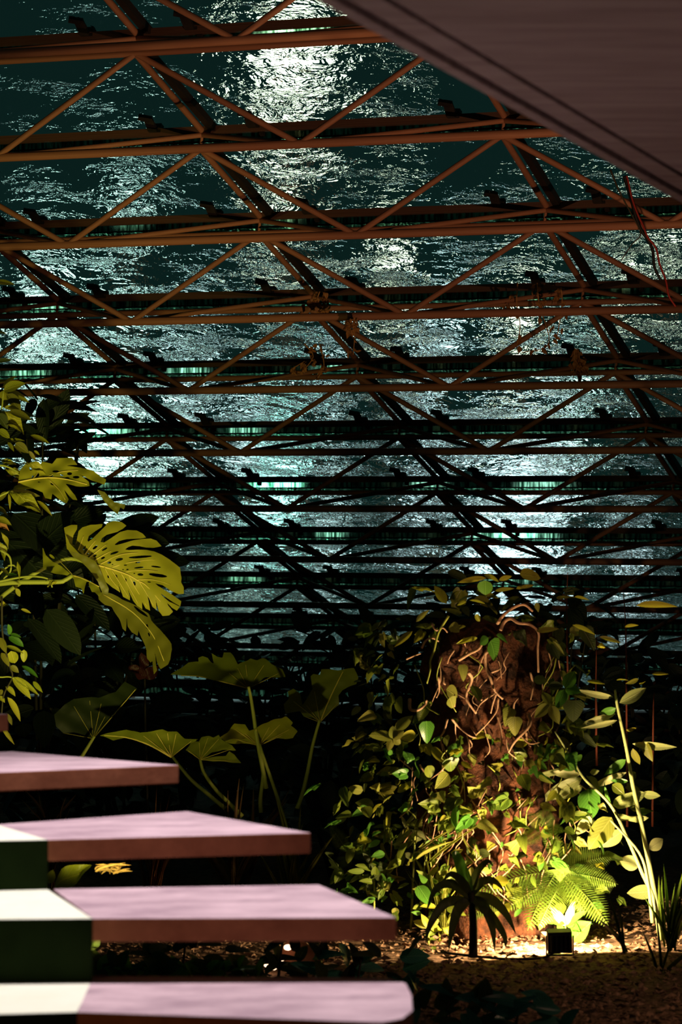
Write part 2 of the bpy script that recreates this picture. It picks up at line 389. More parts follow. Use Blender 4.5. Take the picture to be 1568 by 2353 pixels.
#        z below eye,  front outer, back outer (x, y),      core radius, front angle, back angle
TR = [(-1.10, (0.175, 6.10), (0.160, 6.70)),
      (-0.933, (0.148, 6.72), (-0.063, 7.41)),
      (-0.79, (-0.089, 7.49), (-0.497, 8.15)),
      (-0.66, (-0.537, 8.38), (-1.17, 9.0)),
      (-0.53, (-1.19, 9.04), (-1.75, 9.5))]
INNER = [((-0.651, 6.25), (-0.669, 6.80)), ((-0.657, 6.70), (-0.832, 7.31)), ((-0.845, 7.30), (-1.05, 7.73)), ((-1.117, 8.06), (-1.49, 8.8)), ((-1.6, 8.7), (-2.1, 9.2))]
def prism(name, poly, z0, z1, mats, parent, bevel=0.0):
    c = Vector((sum(p[0] for p in poly)/len(poly), sum(p[1] for p in poly)/len(poly), z0))
    bm = bmesh.new()
    lo = [bm.verts.new((p[0]-c.x, p[1]-c.y, 0)) for p in poly]; hi = [bm.verts.new((p[0]-c.x, p[1]-c.y, z1-z0)) for p in poly]
    bm.faces.new(lo[::-1]); top = bm.faces.new(hi); n = len(poly)
    for i in range(n): bm.faces.new((lo[i], lo[(i+1) % n], hi[(i+1) % n], hi[i]))
    bmesh.ops.recalc_face_normals(bm, faces=bm.faces)
    if bevel: bmesh.ops.bevel(bm, geom=list(bm.edges), offset=bevel, segments=2, affect='EDGES', profile=0.6)
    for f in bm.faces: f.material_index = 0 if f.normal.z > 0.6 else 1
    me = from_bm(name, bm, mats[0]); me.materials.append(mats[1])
    return obj(name, me, parent, Matrix.Translation(c))
SLAB_LABELS = ['lowest pink slab step with a rounded end, at the bottom edge', 'second pink slab step from the bottom, the one ending furthest right above the ground',
               'third pink slab step from the bottom, with chipped outer corner', 'fourth pink slab step, pointing at the fan leaf stalk', 'highest slab step, only its brown end showing at the left edge']
STEP_LABELS = ['pale greenish core step with dark riser at the bottom left corner', 'pale greenish core step inside the second pink slab', 'pale greenish core step at the left edge, uppermost visible', None, None]
for i, (dz, fo, bo) in enumerate(TR):
    z = EYE + dz
    fi, bi = INNER[i]
    poly = [fi, fo, bo, bi]
    if i == 0:      # rounded outer end
        poly = [fi, (0.10, 6.11), (0.15, 6.16), (0.178, 6.27), (0.182, 6.5), (0.172, 6.68), (0.13, 6.76), bi]
    t = 0.062
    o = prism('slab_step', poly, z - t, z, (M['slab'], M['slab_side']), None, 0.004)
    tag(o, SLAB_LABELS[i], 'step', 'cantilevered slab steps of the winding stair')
    if i < 3:
        ext = [(-1.9, 6.05), (-1.95, 6.62), (-1.75, 7.12), (-2.1, 7.6)]
        poly = [ext[i], fi, bi, ext[i+1]]
        if i < 2: poly = [ext[i], fi, INNER[i+1][0], ext[i+1]]      # runs back to the next riser
        o = prism('core_step', poly, -0.04, z, (M['step'], M['riser']), None, 0.003)
        tag(o, STEP_LABELS[i], 'step', 'solid core steps of the winding stair')

# ------------------------------------------------------------------ concrete slab overhead, with edge strip and drip groove
ZS = EYE + 1.30
ea, eb = Vector((-0.014-1.2, 5.80-3.04, ZS)), Vector((1.20+1.0, 8.87+2.54, ZS))
ed = (eb - ea).normalized(); en = Vector((ed.y, -ed.x, 0))          # en points inwards (to the right)
def strip(name, a, b, z0, z1, mat, parent):
    pts = [ea + en*a, eb + en*a, eb + en*b, ea + en*b]
    return prism(name, [(p.x, p.y) for p in pts], z0, z1, (mat, mat), parent, 0.003)
S = empty('overhead_slab', tuple(ea), 'brown board formed concrete slab overhead at the top right', 'concrete slab')
strip('soffit', 0.132, 4.5, ZS, ZS+0.2, M['soffit'], S)
strip('groove_shade', 0.0, 0.14, ZS+0.03, ZS+0.2, M['riser'], S)  # near-black backing stands in for the shade in the gap
strip('edge_strip', 0.045, 0.118, ZS-0.004, ZS+0.1, M['soffit'], S)
strip('edge_lip', -0.012, 0.026, ZS-0.012, ZS+0.1, M['soffit'], S)

# ------------------------------------------------------------------ leaf kit
M['leaf_yellow'] = leaf_mat('yellow_green_leaf', (0.30, 0.36, 0.02), (0.48, 0.44, 0.035), 0.35, 0.4)
M['leaf_olive'] = leaf_mat('olive_leaf', (0.13, 0.14, 0.012), (0.20, 0.19, 0.02), 0.3, 0.45)
M['leaf_fan'] = leaf_mat('fan_leaf', (0.20, 0.26, 0.02), (0.30, 0.34, 0.03), 0.45, 0.45)
M['leaf_vine'] = leaf_mat('vine_leaf', (0.055, 0.14, 0.012), (0.24, 0.28, 0.03), 0.3, 0.35)
M['leaf_vine2'] = leaf_mat('pale_vine_leaf', (0.20, 0.26, 0.03), (0.40, 0.38, 0.08), 0.35, 0.35)
M['leaf_pale'] = leaf_mat('glare_pale_leaf', (0.34, 0.44, 0.12), (0.58, 0.58, 0.26), 0.35, 0.4)  # floodlight glare on the leaves put into the pale colour
M['leaf_green'] = leaf_mat('fresh_green_leaf', (0.06, 0.22, 0.02), (0.14, 0.34, 0.04), 0.4, 0.3)
M['leaf_fern'] = leaf_mat('fern_leaf', (0.06, 0.13, 0.010), (0.14, 0.21, 0.022), 0.4, 0.5)
M['leaf_shaded'] = leaf_mat('shade_tinted_leaf', (0.008, 0.016, 0.006), (0.016, 0.026, 0.009), 0.15, 0.5)  # near-black: the shade over these leaves is put into the colour
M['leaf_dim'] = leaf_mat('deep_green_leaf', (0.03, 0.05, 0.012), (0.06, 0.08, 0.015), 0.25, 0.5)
M['leaf_teal'] = leaf_mat('cool_lit_leaf', (0.03, 0.16, 0.11), (0.07, 0.24, 0.18), 0.2, 0.25)  # cool light on the foreground leaves put into the colour
M['leaf_dry'] = leaf_mat('dry_leaf', (0.26, 0.10, 0.025), (0.42, 0.20, 0.06), 0.3, 0.7)
M['leaf_red'] = leaf_mat('dark_red_leaf', (0.03, 0.003, 0.004), (0.05, 0.005, 0.006), 0.2, 0.5)
M['vein'] = flat_mat('leaf_vein', (0.62, 0.52, 0.10), 0.6)
M['stalk'] = flat_mat('leaf_stalk', (0.30, 0.34, 0.05), 0.5)
M['stalk_pale'] = flat_mat('pale_stem', (0.46, 0.52, 0.20), 0.5)
M['stalk_dark'] = flat_mat('dark_stem', (0.03, 0.025, 0.012), 0.7)
M['root'] = rough_mat('aerial_root_bark', (0.36, 0.20, 0.11), (0.60, 0.36, 0.22), 40, 0.8, 0.3)
M['bark'] = rough_mat('red_brown_bark', (0.02, 0.007, 0.003), (0.15, 0.048, 0.018), 16, 0.9, 1.0, dist=0.04)
M['red_stem'] = flat_mat('red_brown_stem', (0.16, 0.035, 0.015), 0.7)
M['straw'] = flat_mat('dry_straw', (0.34, 0.20, 0.08), 0.8)

for k_, c_ in (('leaf_yellow', ((0.30, 0.36, 0.02), (0.48, 0.44, 0.035), 0.35, 0.4)), ('leaf_olive', ((0.13, 0.14, 0.012), (0.20, 0.19, 0.02), 0.3, 0.45)), ('leaf_fan', ((0.20, 0.26, 0.02), (0.30, 0.34, 0.03), 0.45, 0.45)), ('leaf_shaded', ((0.018, 0.03, 0.008), (0.03, 0.045, 0.010), 0.25, 0.5))):
    M['big_' + k_] = leaf_mat('big_' + k_, *c_, veined=False)

def blade(name, prof, mat, seg=8, fold=0.18, droop=0.18, wave=0.0, cols=4, lobes=()):
    """Leaf blade of unit length along +y, prof(t) = half width 0..0.5, folded on its midrib and drooping."""
    V, Fc = [], []
    for i in range(seg+1):
        t = i/seg; w = max(prof(t), 0.002)
        for j in range(cols+1):
            s = -1 + 2*j/cols
            V.append((w*s, t, fold*abs(s)*w - droop*t*t + wave*math.sin(7*t + 2*s)*w))
    for i in range(seg):
        for j in range(cols):
            a = i*(cols+1) + j; Fc.append((a, a+1, a+cols+2, a+cols+1))
    if lobes:       # side lobes: copies of the blade turned about its base
        v0, f0 = list(V), list(Fc)
        for an, sc in lobes:
            c, sn = math.cos(an)*sc, math.sin(an)*sc; k = len(V)
            V += [(x*c*.9 - y*sn, x*sn*.9 + y*c + .08, z*sc + .004) for x, y, z in v0]; Fc += [tuple(i + k for i in f) for f in f0]
    return mesh(name, V, Fc, mat, True)
p_lance = lambda t: 0.5*(t**0.75*(1-t)**1.05)/(0.4167**0.75*0.5833**1.05) if 0 < t < 1 else 0
p_oval = lambda t: 0.5*(t**0.55*(1-t)**0.75)/(0.423**0.55*0.577**0.75) if 0 < t < 1 else 0
p_heart = lambda t: 0.5*min(1, (0.45 + 3.2*t))*(1 - t)**0.62*1.12 if t < 1 else 0
p_strap = lambda t: 0.5*min(1, 0.5+2*t)*(1-t**3)
BL = {}
def leafmesh(kind, mat):
    if (kind, mat) not in BL:
        pr, kw = {'lance': (p_lance, {}), 'oval': (p_oval, dict(fold=.12)), 'heart': (p_heart, dict(fold=.15, droop=.22)),
                  'strap': (p_strap, dict(seg=10, fold=.5, droop=.35, cols=2)), 'curl': (p_lance, dict(droop=.5, fold=.5, wave=.5)),
                  'tri': (p_lance, dict(seg=6, cols=4, fold=.25, lobes=((.95, .72), (-.95, .72)))), 'star': (p_lance, dict(seg=6, cols=2, fold=.25, lobes=((.7, .85), (-.7, .85), (1.5, .6), (-1.5, .6)))),
                  'wavy': (p_oval, dict(droop=.3, wave=.35, seg=10))}[kind]
        BL[(kind, mat)] = blade('leaf_' + kind, pr, M[mat], **kw)
    return BL[(kind, mat)]
def place(name, me, base, tip, width, parent, face=None, roll=0.0):
    """Puts a unit blade from base to tip; its upper side turns towards face (the viewer by default), rolled about its length."""
    base, tip = Vector(base), Vector(tip); y = tip - base; L = y.length; y.normalize()
    f = Vector(face) if face is not None else (Vector((0, 0, EYE)) - base)
    f = f - y*f.dot(y)
    f = f.normalized() if f.length > 1e-5 else y.orthogonal().normalized()
    z = Quaternion(y, roll) @ f; x = y.cross(z)
    return obj(name, me, parent, basis(x*width, y*L, z*min(L, max(width*1.6, L*.5)), base))
def pleaf(parent, kind, mat, b, t, wpx, d, dd=0.0, roll=None, name='leaf', face=None):
    """Leaf between two sight lines: base at depth d, tip at depth d+dd."""
    p = at(b[0], b[1], d)
    if face is None: face = (Vector((0, 0, EYE)) - p).normalized() + Vector((0, 0, .8))
    return place(name, leafmesh(kind, mat), p, at(t[0], t[1], d+dd), wpx*d/F*1.2, parent, face, rng.uniform(-.45, .45) if roll is None else roll)

def traced(name, outline, holes, plane_p, normal, mat, parent, res, bulge=0.0, veins=(), vr=0.003, conv=None):
    """Leaf with a drawn outline (slits and holes cut out), lying in a tilted plane and gently bulging."""
    conv = conv or (lambda x, y: (x, y))
    n = Vector(normal).normalized(); eye = Vector((0, 0, EYE))
    def hit(x, y):
        X, Y = conv(x, y); r = at(X, Y, 10.0) - eye
        return eye + r*((plane_p - eye).dot(n)/r.dot(n))
    ex = Vector((0, 0, 1)).cross(n); ex = ex.normalized() if ex.length > 1e-3 else Vector((1, 0, 0)); ey = n.cross(ex)
    to2 = lambda p: ((p - plane_p).dot(ex), (p - plane_p).dot(ey))
    polys = [np.array([to2(hit(x, y)) for x, y in outline])]
    for (hx, hy, rx, ry, an) in holes:
        c, s = math.cos(R(an)), math.sin(R(an))
        polys.append(np.array([to2(hit(hx + rx*math.cos(a)*c - ry*math.sin(a)*s, hy + rx*math.cos(a)*s + ry*math.sin(a)*c)) for a in np.linspace(0, 2*math.pi, 12, endpoint=False)]))
    A = np.concatenate(polys); Bp = np.concatenate([np.roll(p, -1, 0) for p in polys])
    lo, hi = polys[0].min(0), polys[0].max(0); h = max(hi - lo)/res
    nx, ny = int((hi[0]-lo[0])/h)+2, int((hi[1]-lo[1])/h)+2
    gx, gy = np.meshgrid(lo[0] - h*.5 + h*np.arange(nx+1), lo[1] - h*.5 + h*np.arange(ny+1)); Q = np.stack([gx.ravel(), gy.ravel()], 1)
    def inside(Q):
        r = np.zeros(len(Q), bool)
        for a, b in zip(A, Bp):
            c = ((a[1] > Q[:, 1]) != (b[1] > Q[:, 1]))
            if c.any():
                xx = a[0] + (Q[:, 1]-a[1])*(b[0]-a[0])/((b[1]-a[1]) or 1e-12); r ^= c & (Q[:, 0] < xx)
        return r
    cen = (Q.reshape(ny+1, nx+1, 2)[:-1, :-1] + Q.reshape(ny+1, nx+1, 2)[1:, 1:])*0.5
    keep = inside(cen.reshape(-1, 2)).reshape(ny, nx)
    kp = np.pad(keep, 1); cnt = kp[:-1, :-1].astype(int) + kp[1:, :-1] + kp[:-1, 1:] + kp[1:, 1:]
    bd = ((cnt > 0) & (cnt < 4)).ravel(); idx = np.nonzero(bd)[0]
    best = np.full(len(idx), 1e9); bp = Q[idx].copy(); q = Q[idx]
    for a, b in zip(A, Bp):
        ab = b - a; t = np.clip(((q-a) @ ab)/max(ab @ ab, 1e-14), 0, 1); c = a + t[:, None]*ab
        dd = ((c-q)**2).sum(1); m = dd < best; best[m] = dd[m]; bp[m] = c[m]
    m = best < (1.1*h)**2; Q[idx[m]] = bp[m]
    W = max(hi - lo); mid = (lo + hi)/2
    zf = lambda u, v: bulge*W*(((u-mid[0])**2 + (v-mid[1])**2)/(W*W)) + 0.012*W*math.sin(19*u/W + 3) * math.sin(23*v/W)
    used = {}; V, Fc = [], []
    def vid(i):
        if i not in used:
            used[i] = len(V); u, v = Q[i]; V.append(ex*u + ey*v + n*zf(u, v))
        return used[i]
    for j, i in zip(*np.nonzero(keep)):
        a = j*(nx+1) + i; Fc.append((vid(a), vid(a+1), vid(a+nx+2), vid(a+nx+1)))
    lf = obj(name, mesh('leaf_blade', V, Fc, M['big_' + mat], True), parent, Matrix.Translation(plane_p))
    if veins:
        bm = bmesh.new()
        for vi, line in enumerate(veins):
            pts = []
            for x, y in line:
                u, v = to2(hit(x, y)); pts.append(ex*u + ey*v + n*(zf(u, v) + vr*0.5))
            r = vr if vi == 0 else vr*0.5
            tube_bm(bm, catmull(pts, 4) if len(pts) > 2 else pts, r, r*0.45, 5)
        vo = bpy.data.objects.new('veins', from_bm('veins', bm, M['vein'], True)); COL.objects.link(vo)
        vo.parent = lf
    return lf
def camf(tx=0.0, tz=0.0):
    """A normal facing the viewer, turned by tx to the side and tz upwards."""
    return Vector((tx, -1, tz))

# ------------------------------------------------------------------ monstera at the left
z7 = lambda x, y: (100 + x/4.355, 1150 + y/4.355)
DM = 14.2
T = empty('monstera_plant', (at(-60, 1500, DM).x, at(-60, 1500, DM).y, 0), 'monstera with one big split and holed leaf lit yellow green at the left', 'monstera')
big = [(245,465),(235,350),(218,245),(290,222),(350,225),(345,270),(310,330),(298,420),(325,430),(345,370),(360,290),(400,250),(480,225),(600,222),(590,255),(530,290),(460,345),(445,390),(455,405),(500,370),(560,310),(630,240),(640,215),(720,190),(790,205),(838,240),(800,275),(740,310),(640,335),(590,370),(575,410),(610,415),(680,370),(770,310),(850,285),(940,290),(1000,325),(1032,362),(980,375),(900,382),(830,385),(760,400),(712,437),(740,440),(820,420),(900,398),(1000,378),(1080,370),(1140,390),(1190,448),(1110,465),(1030,465),(960,455),(890,452),(850,465),(815,490),(860,495),(940,490),(1030,490),(1110,505),(1190,535),(1270,575),(1330,620),(1380,660),(1385,720),(1395,760),(1390,800),(1418,850),(1420,915),(1370,920),(1290,890),(1200,840),(1120,825),(1150,850),(1230,890),(1290,920),(1395,990),(1385,1040),(1320,1010),(1240,960),(1170,915),(1210,955),(1270,1000),(1380,1045),(1350,1085),(1300,1060),(1245,1010),(1260,1040),(1312,1095),(1275,1130),(1205,1140),(1165,1090),(1130,970),(1145,1080),(1100,1050),(1035,910),(1065,1020),(1078,1090),(1030,1070),(985,1000),(935,880),(990,1010),(995,1080),(940,1050),(900,1000),(840,860),(870,960),(868,995),(800,960),(740,815),(770,920),(690,870),(600,790),(550,700),(480,640),(380,580),(300,520)]
hol = [(415,465,10,25,30),(520,465,28,12,-35),(615,483,33,10,-30),(520,545,20,9,-30),(597,572,22,10,-25),(710,525,45,12,-20),(450,525,14,6,-30),(660,622,20,11,-10),(758,592,40,15,-12),(820,647,18,6,0),(955,672,52,9,-8),(945,618,28,7,-8),(970,742,32,13,0),(1130,658,52,8,5),(1150,742,95,17,8),(970,562,120,13,-3),(558,705,11,20,10),(650,760,8,16,-15),(732,757,10,20,-12),(823,798,10,20,-15),(912,828,12,22,-20),(840,692,13,7,0),(797,692,12,5,0),(1060,812,20,6,5),(690,640,9,5,0),(908,733,9,6,0)]
vn = [[(490,640),(560,650),(700,690),(850,750),(950,805),(1030,850),(1180,1000)], [(350,490),(380,420),(410,340)], [(420,530),(470,460),(530,390)], [(460,565),(560,490),(640,430)], [(520,590),(600,545),(680,505)], [(570,635),(760,548),(950,520)], [(690,665),(900,612),(1120,590)], [(820,715),(980,700),(1150,700)], [(940,795),(1100,790),(1280,830)], [(610,668),(680,790),(750,880)], [(680,690),(760,820),(850,960)], [(770,715),(850,850),(950,1030)], [(850,750),(930,880),(1040,1050)], [(950,800),(1030,920),(1110,1040)]]
traced('leaf', big, hol, at(*z7(800, 650), DM), camf(0.25, 0.25), 'leaf_yellow', T, 190, -0.25, vn, 0.006, z7)
drop = [(590,920),(650,900),(720,930),(800,985),(880,1020),(990,1080),(1060,1130),(1090,1200),(1150,1270),(1230,1340),(1300,1430),(1310,1480),(1300,1580),(1270,1635),(1200,1680),(1150,1600),(1112,1500),(1165,1690),(1130,1735),(1105,1600),(1085,1620),(1050,1580),(1040,1500),(1000,1420),(950,1300),(940,1355),(880,1320),(845,1260),(838,1150),(830,1310),(800,1280),(760,1180),(700,1060),(640,1040),(590,980)]
traced('leaf', drop, [(980,1110,90,16,38),(1040,1260,12,25,-15),(1060,1340,8,22,-15)], at(*z7(950, 1250), DM+.1), camf(-0.55, -0.15), 'leaf_olive', T, 120, 0.2, [[(640,930),(900,1120),(1100,1350),(1230,1600)]], 0.004, z7)
frnt = [(0,480),(30,560),(100,620),(180,660),(250,720),(290,750),(420,800),(555,865),(590,950),(572,985),(520,930),(490,925),(460,860),(452,815),(430,815),(405,945),(380,880),(320,860),(305,790),(280,765),(210,745),(100,730),(0,690)]
traced('leaf', frnt, [(90,570,30,12,35)], at(*z7(300, 750), DM-.15), camf(-.3, 0.7), 'leaf_yellow', T, 80, 0.1, [[(290,750),(420,795),(560,870)], [(290,745),(230,680),(150,600)]], 0.005, z7)
roll_ = [(245,465),(330,505),(430,555),(520,605),(565,690),(650,860),(640,905),(590,910),(540,800),(470,710),(380,610),(290,545)]
traced('leaf', roll_, [], at(*z7(450, 650), DM-.1), camf(.2, -.6), 'leaf_olive', T, 60, 0.3, (), 0.004, z7)
tube('petiole', [at(-80, 1372, DM), at(0, 1341, DM-.12), at(*z7(120, 815), DM-.15), at(*z7(210, 798), DM-.15), at(*z7(290, 750), DM-.15)], 0.016, 0.011, M['stalk'], T, 8)
tube('petiole', [at(-60, 1420, DM+.1), at(60, 1330, DM+.05), at(150, 1285, DM+.02), at(*z7(490, 640), DM)], 0.014, 0.010, M['stalk'], T, 8)
for b, t, wd in (((60, 1290), (155, 1170), 80), ((30, 1180), (160, 1285), 90), ((107, 1400), (184, 1497), 52), ((64, 1420), (146, 1514), 44), ((10, 1240), (120, 1330), 70)):
    pleaf(T, 'oval', 'leaf_shaded', b, t, wd, DM+.35, -.15)
tube('main_stem', [at(-70, 2010, DM+.1), at(-75, 1700, DM), at(-80, 1400, DM), at(-60, 1150, DM+.1), at(-75, 900, DM)], 0.03, 0.018, M['stalk_dark'], T, 8)

# perforated leaf of a second climber above it
z6 = lambda x, y: (x/5.227, 850 + y/5.227)
DL = 14.0
T = empty('climbing_philodendron', (at(-110, 1900, DL).x, at(-110, 1900, DL).y+.1, 0), 'yellow lit climber with a perforated leaf and pointed leaves at the left edge', 'climbing plant')
perf = [(42,1112),(46,1085),(58,1068),(88,1079),(97,1063),(120,1066),(130,1055),(165,1052),(178,1069),(150,1072),(185,1075),(215,1084),(244,1106),(240,1118),(215,1108),(180,1090),(204,1108),(206,1118),(175,1118),(150,1112),(172,1138),(178,1151),(168,1149),(146,1124),(158,1148),(153,1159),(138,1150),(120,1136),(118,1149),(104,1146),(98,1132),(80,1126),(60,1118)]
traced('leaf', perf, [(72,1078,4,6,20),(86,1092,4,6,30),(76,1098,3,4,0),(100,1098,4,3,0),(128,1084,8,3,0),(118,1094,5,3,0),(142,1092,4,2,0),(160,1088,6,3,0),(175,1097,8,3,8),(120,1112,5,2,20),(155,1097,5,2,0),(90,1110,3,2,30)], at(140, 1105, DL), camf(.1, .55), 'leaf_yellow', T, 130, .15, [[(42,1112),(80,1102),(120,1099),(160,1103),(200,1114)], [(75,1103),(85,1090),(88,1080)], [(100,1100),(140,1085),(180,1082)], [(110,1101),(135,1125),(150,1150)]], 0.005)
traced('leaf', [(222,1126),(240,1131),(262,1153),(288,1160),(284,1171),(276,1166),(270,1183),(252,1166),(238,1150)], [], at(250, 1150, DL), camf(.3, .1), 'leaf_olive', T, 50, .2)
for k, mt, b, t, wd in [
    ('lance','leaf_yellow',(-14,648),(33,651),14), ('lance','leaf_yellow',(-12,760),(15,766),9), ('lance','leaf_dim',(-10,830),(28,826),10),
    ('lance','leaf_yellow',(8,897),(55,877),24), ('lance','leaf_yellow',(8,897),(69,921),20), ('oval','leaf_yellow',(8,897),(10,935),26), ('lance','leaf_yellow',(6,890),(34,862),16), ('lance','leaf_yellow',(-10,880),(22,872),14), ('lance','leaf_olive',(15,905),(52,945),26),
    ('wavy','leaf_yellow',(-5,944),(60,983),34), ('lance','leaf_olive',(20,945),(76,962),20), ('lance','leaf_dim',(-6,950),(21,984),22), ('lance','leaf_yellow',(10,937),(46,938),12),
    ('oval','leaf_yellow',(-4,988),(24,1004),17), ('lance','leaf_yellow',(15,1014),(58,1010),13), ('lance','leaf_yellow',(70,1000),(114,1016),12), ('lance','leaf_yellow',(18,1016),(32,1036),8), ('lance','leaf_olive',(35,1018),(68,1040),18), ('lance','leaf_olive',(30,1024),(52,1042),9), ('lance','leaf_yellow',(78,1036),(92,1045),6), ('lance','leaf_olive',(66,1036),(84,1060),8),
    ('curl','leaf_yellow',(52,1064),(117,1087),14), ('curl','leaf_yellow',(0,1058),(40,1066),10), ('curl','leaf_yellow',(8,1078),(64,1100),13), ('lance','leaf_yellow',(0,1072),(30,1062),10),
    ('wavy','leaf_yellow',(18,1131),(104,1170),30), ('lance','leaf_yellow',(85,1150),(121,1183),10), ('oval','leaf_yellow',(30,1124),(82,1114),22), ('lance','leaf_olive',(20,1132),(92,1138),18), ('lance','leaf_yellow',(18,1132),(-10,1152),14), ('lance','leaf_yellow',(42,1136),(44,1155),9), ('lance','leaf_yellow',(20,1134),(24,1170),6),
    ('lance','leaf_yellow',(-10,1190),(26,1203),16), ('lance','leaf_olive',(-14,1160),(20,1182),14), ('curl','leaf_dry',(-8,1200),(22,1215),12), ('curl','leaf_yellow',(2,1222),(24,1262),7), ('curl','leaf_yellow',(-6,1240),(20,1290),9), ('lance','leaf_yellow',(36,1352),(48,1372),10),
    ('lance','leaf_yellow',(26,1316),(44,1308),7), ('oval','leaf_green',(12,1322),(40,1318),12), ('lance','leaf_olive',(0,1305),(22,1320),10), ('curl','leaf_yellow',(110,1350),(128,1330),8), ('curl','leaf_yellow',(40,1290),(46,1330),6)]:
    pleaf(T, k, mt, b, t, wd, DL + rng.uniform(-.15, .15), rng.uniform(-.06, .06))
for pts in ([(-40,1160),(18,1131),(60,1118),(120,1100)], [(-40,1000),(0,950),(8,897)], [(-40,1095),(-5,1070),(30,1078),(55,1098),(62,1112)], [(-30,1350),(20,1300),(44,1308)], [(0,1264),(22,1280),(24,1312),(8,1330)], [(-20,1340),(60,1325),(110,1330),(120,1350)]):
    tube('stem', [at(x, y, DL) for x, y in pts], 0.007, 0.004, M['stalk'], T, 6)
tube('main_stem', [at(-110, 2060, DL+.1), at(-105, 1700, DL), at(-90, 1200, DL), at(-60, 900, DL), at(-50, 640, DL)], 0.022, 0.01, M['stalk_dark'], T, 7)

# vine hanging at the left edge
z5 = lambda x, y: (x/3.733, 1380 + y/3.733)
DV = 13.6
T = empty('trailing_vine', tuple(at(5, 1360, DV)), 'small leaved vine trailing down the left edge above the steps', 'vine')
for k, mt, b, t, wd in [('oval','leaf_green',(23,1458),(21,1436),12), ('oval','leaf_green',(23,1458),(50,1462),12), ('oval','leaf_green',(20,1463),(55,1482),18), ('lance','leaf_yellow',(13,1485),(55,1498),14), ('oval','leaf_yellow',(25,1496),(34,1527),22), ('oval','leaf_yellow',(55,1493),(55,1522),13),
    ('lance','leaf_green',(50,1530),(89,1554),14), ('lance','leaf_yellow',(28,1557),(74,1603),22), ('lance','leaf_yellow',(30,1556),(94,1595),18), ('lance','leaf_yellow',(76,1566),(97,1590),9), ('lance','leaf_yellow',(13,1578),(38,1597),16), ('lance','leaf_yellow',(17,1602),(51,1656),18), ('lance','leaf_yellow',(4,1669),(33,1711),8), ('lance','leaf_yellow',(48,1400),(73,1408),7),
    ('lance','leaf_olive',(3,1500),(22,1530),14), ('lance','leaf_olive',(0,1465),(14,1500),14), ('lance','leaf_olive',(24,1530),(44,1545),12), ('lance','leaf_yellow',(-4,1600),(12,1612),12), ('lance','leaf_olive',(18,1640),(28,1668),8), ('curl','leaf_yellow',(-3,1392),(18,1384),8), ('oval','leaf_olive',(0,1585),(6,1600),10)]:
    pleaf(T, k, mt, b, t, wd, DV, rng.uniform(-.05, .05))
tube('stem', [at(4, 1370, DV), at(6, 1460, DV), at(22, 1530, DV), at(28, 1557, DV), at(8, 1600, DV), at(2, 1670, DV)], 0.006, 0.004, M['stalk_dark'], T, 6)
tube('stem', [at(-30, 1552, DV), at(0, 1556, DV), at(28, 1557, DV), at(60, 1580, DV)], 0.005, 0.003, M['stalk'], T, 6)

# ------------------------------------------------------------------ clump of big fan leaves behind the steps
z4 = lambda x, y: (380 + x/3.267, 1460 + y/3.267)
DF = 14.6
T = empty('fan_leaf_clump', (at(640, 1950, DF).x, at(640, 1950, DF).y, 0), 'clump of big lobed fan leaves on bent stalks behind the steps', 'fan leaf plant')
def veinset(hub, tips): return [[hub, t] for t in tips]
f1 = [(625,382),(440,342),(260,292),(40,245),(175,180),(250,182),(248,150),(280,135),(320,150),(352,200),(365,205),(350,120),(395,150),(430,165),(440,112),(490,108),(520,170),(545,215),(620,170),(640,150),(690,165),(740,140),(800,185),(880,200),(905,260),(750,292),(700,332)]
traced('leaf', f1, [], at(*z4(560, 280), DF+.35), camf(0, -1.1), 'leaf_fan', T, 110, .35, [[(625,382),(440,342),(260,292),(120,262)]] + veinset((625,382), [(545,240),(605,215),(740,200),(850,240),(480,280)]), .005, z4)
f2 = [(1160,632),(1105,605),(1040,592),(1010,555),(900,560),(885,490),(925,460),(918,400),(960,383),(1012,430),(1030,520),(1105,400),(1090,300),(1110,280),(1160,290),(1170,240),(1290,245),(1410,208),(1445,285),(1430,340),(1330,400),(1300,450),(1305,505),(1230,572)]
traced('leaf', f2, [], at(*z4(1170, 420), DF+.15), camf(.1, -.5), 'leaf_fan', T, 100, .35, [[(1160,632),(1230,480),(1300,330),(1330,250)]] + veinset((1160,632), [(1060,520),(960,480),(1120,420),(1290,500),(1050,592)]), .005, z4)
f5 = [(705,816),(640,802),(540,802),(460,778),(410,735),(470,705),(520,645),(600,665),(630,712),(680,695),(740,660),(800,630),(870,605),(905,583),(960,622),(945,650),(995,690),(960,740),(900,762),(830,765),(760,782)]
traced('leaf', f5, [], at(*z4(700, 720), DF-.3), camf(0, -.9), 'leaf_yellow', T, 90, .3, [[(705,816),(690,750),(683,700)]] + veinset((705,816), [(600,730),(520,690),(480,745),(780,690),(860,660),(930,690),(880,735)]), .006, z4)
f3 = [(394,1735),(340,1710),(290,1691),(262,1696),(230,1680),(249,1676),(292,1673),(321,1684),(350,1678),(375,1673),(386,1680),(407,1676),(425,1690),(456,1689),(432,1706)]
traced('leaf', f3, [], at(370, 1695, DF-.7), camf(0, -1.0), 'leaf_fan', T, 90, .25, [[(394,1735),(340,1710),(290,1690),(240,1681)]] + veinset((394,1735), [(330,1690),(360,1682),(385,1684),(405,1682),(440,1694)]), .006)
f4 = [(260,922),(150,845),(205,775),(250,790),(270,755),(320,745),(360,760),(400,740),(425,780),(500,820),(532,850),(430,860),(345,882),(275,920),(390,905),(455,895),(480,862),(520,888),(568,935),(420,938),(275,932)]
traced('leaf', f4, [], at(*z4(330, 830), DF-.5), camf(.15, -.9), 'leaf_fan', T, 90, .25, veinset((262,922), [(170,850),(255,800),(320,765),(400,770),(500,840),(540,925)]), .004, z4)
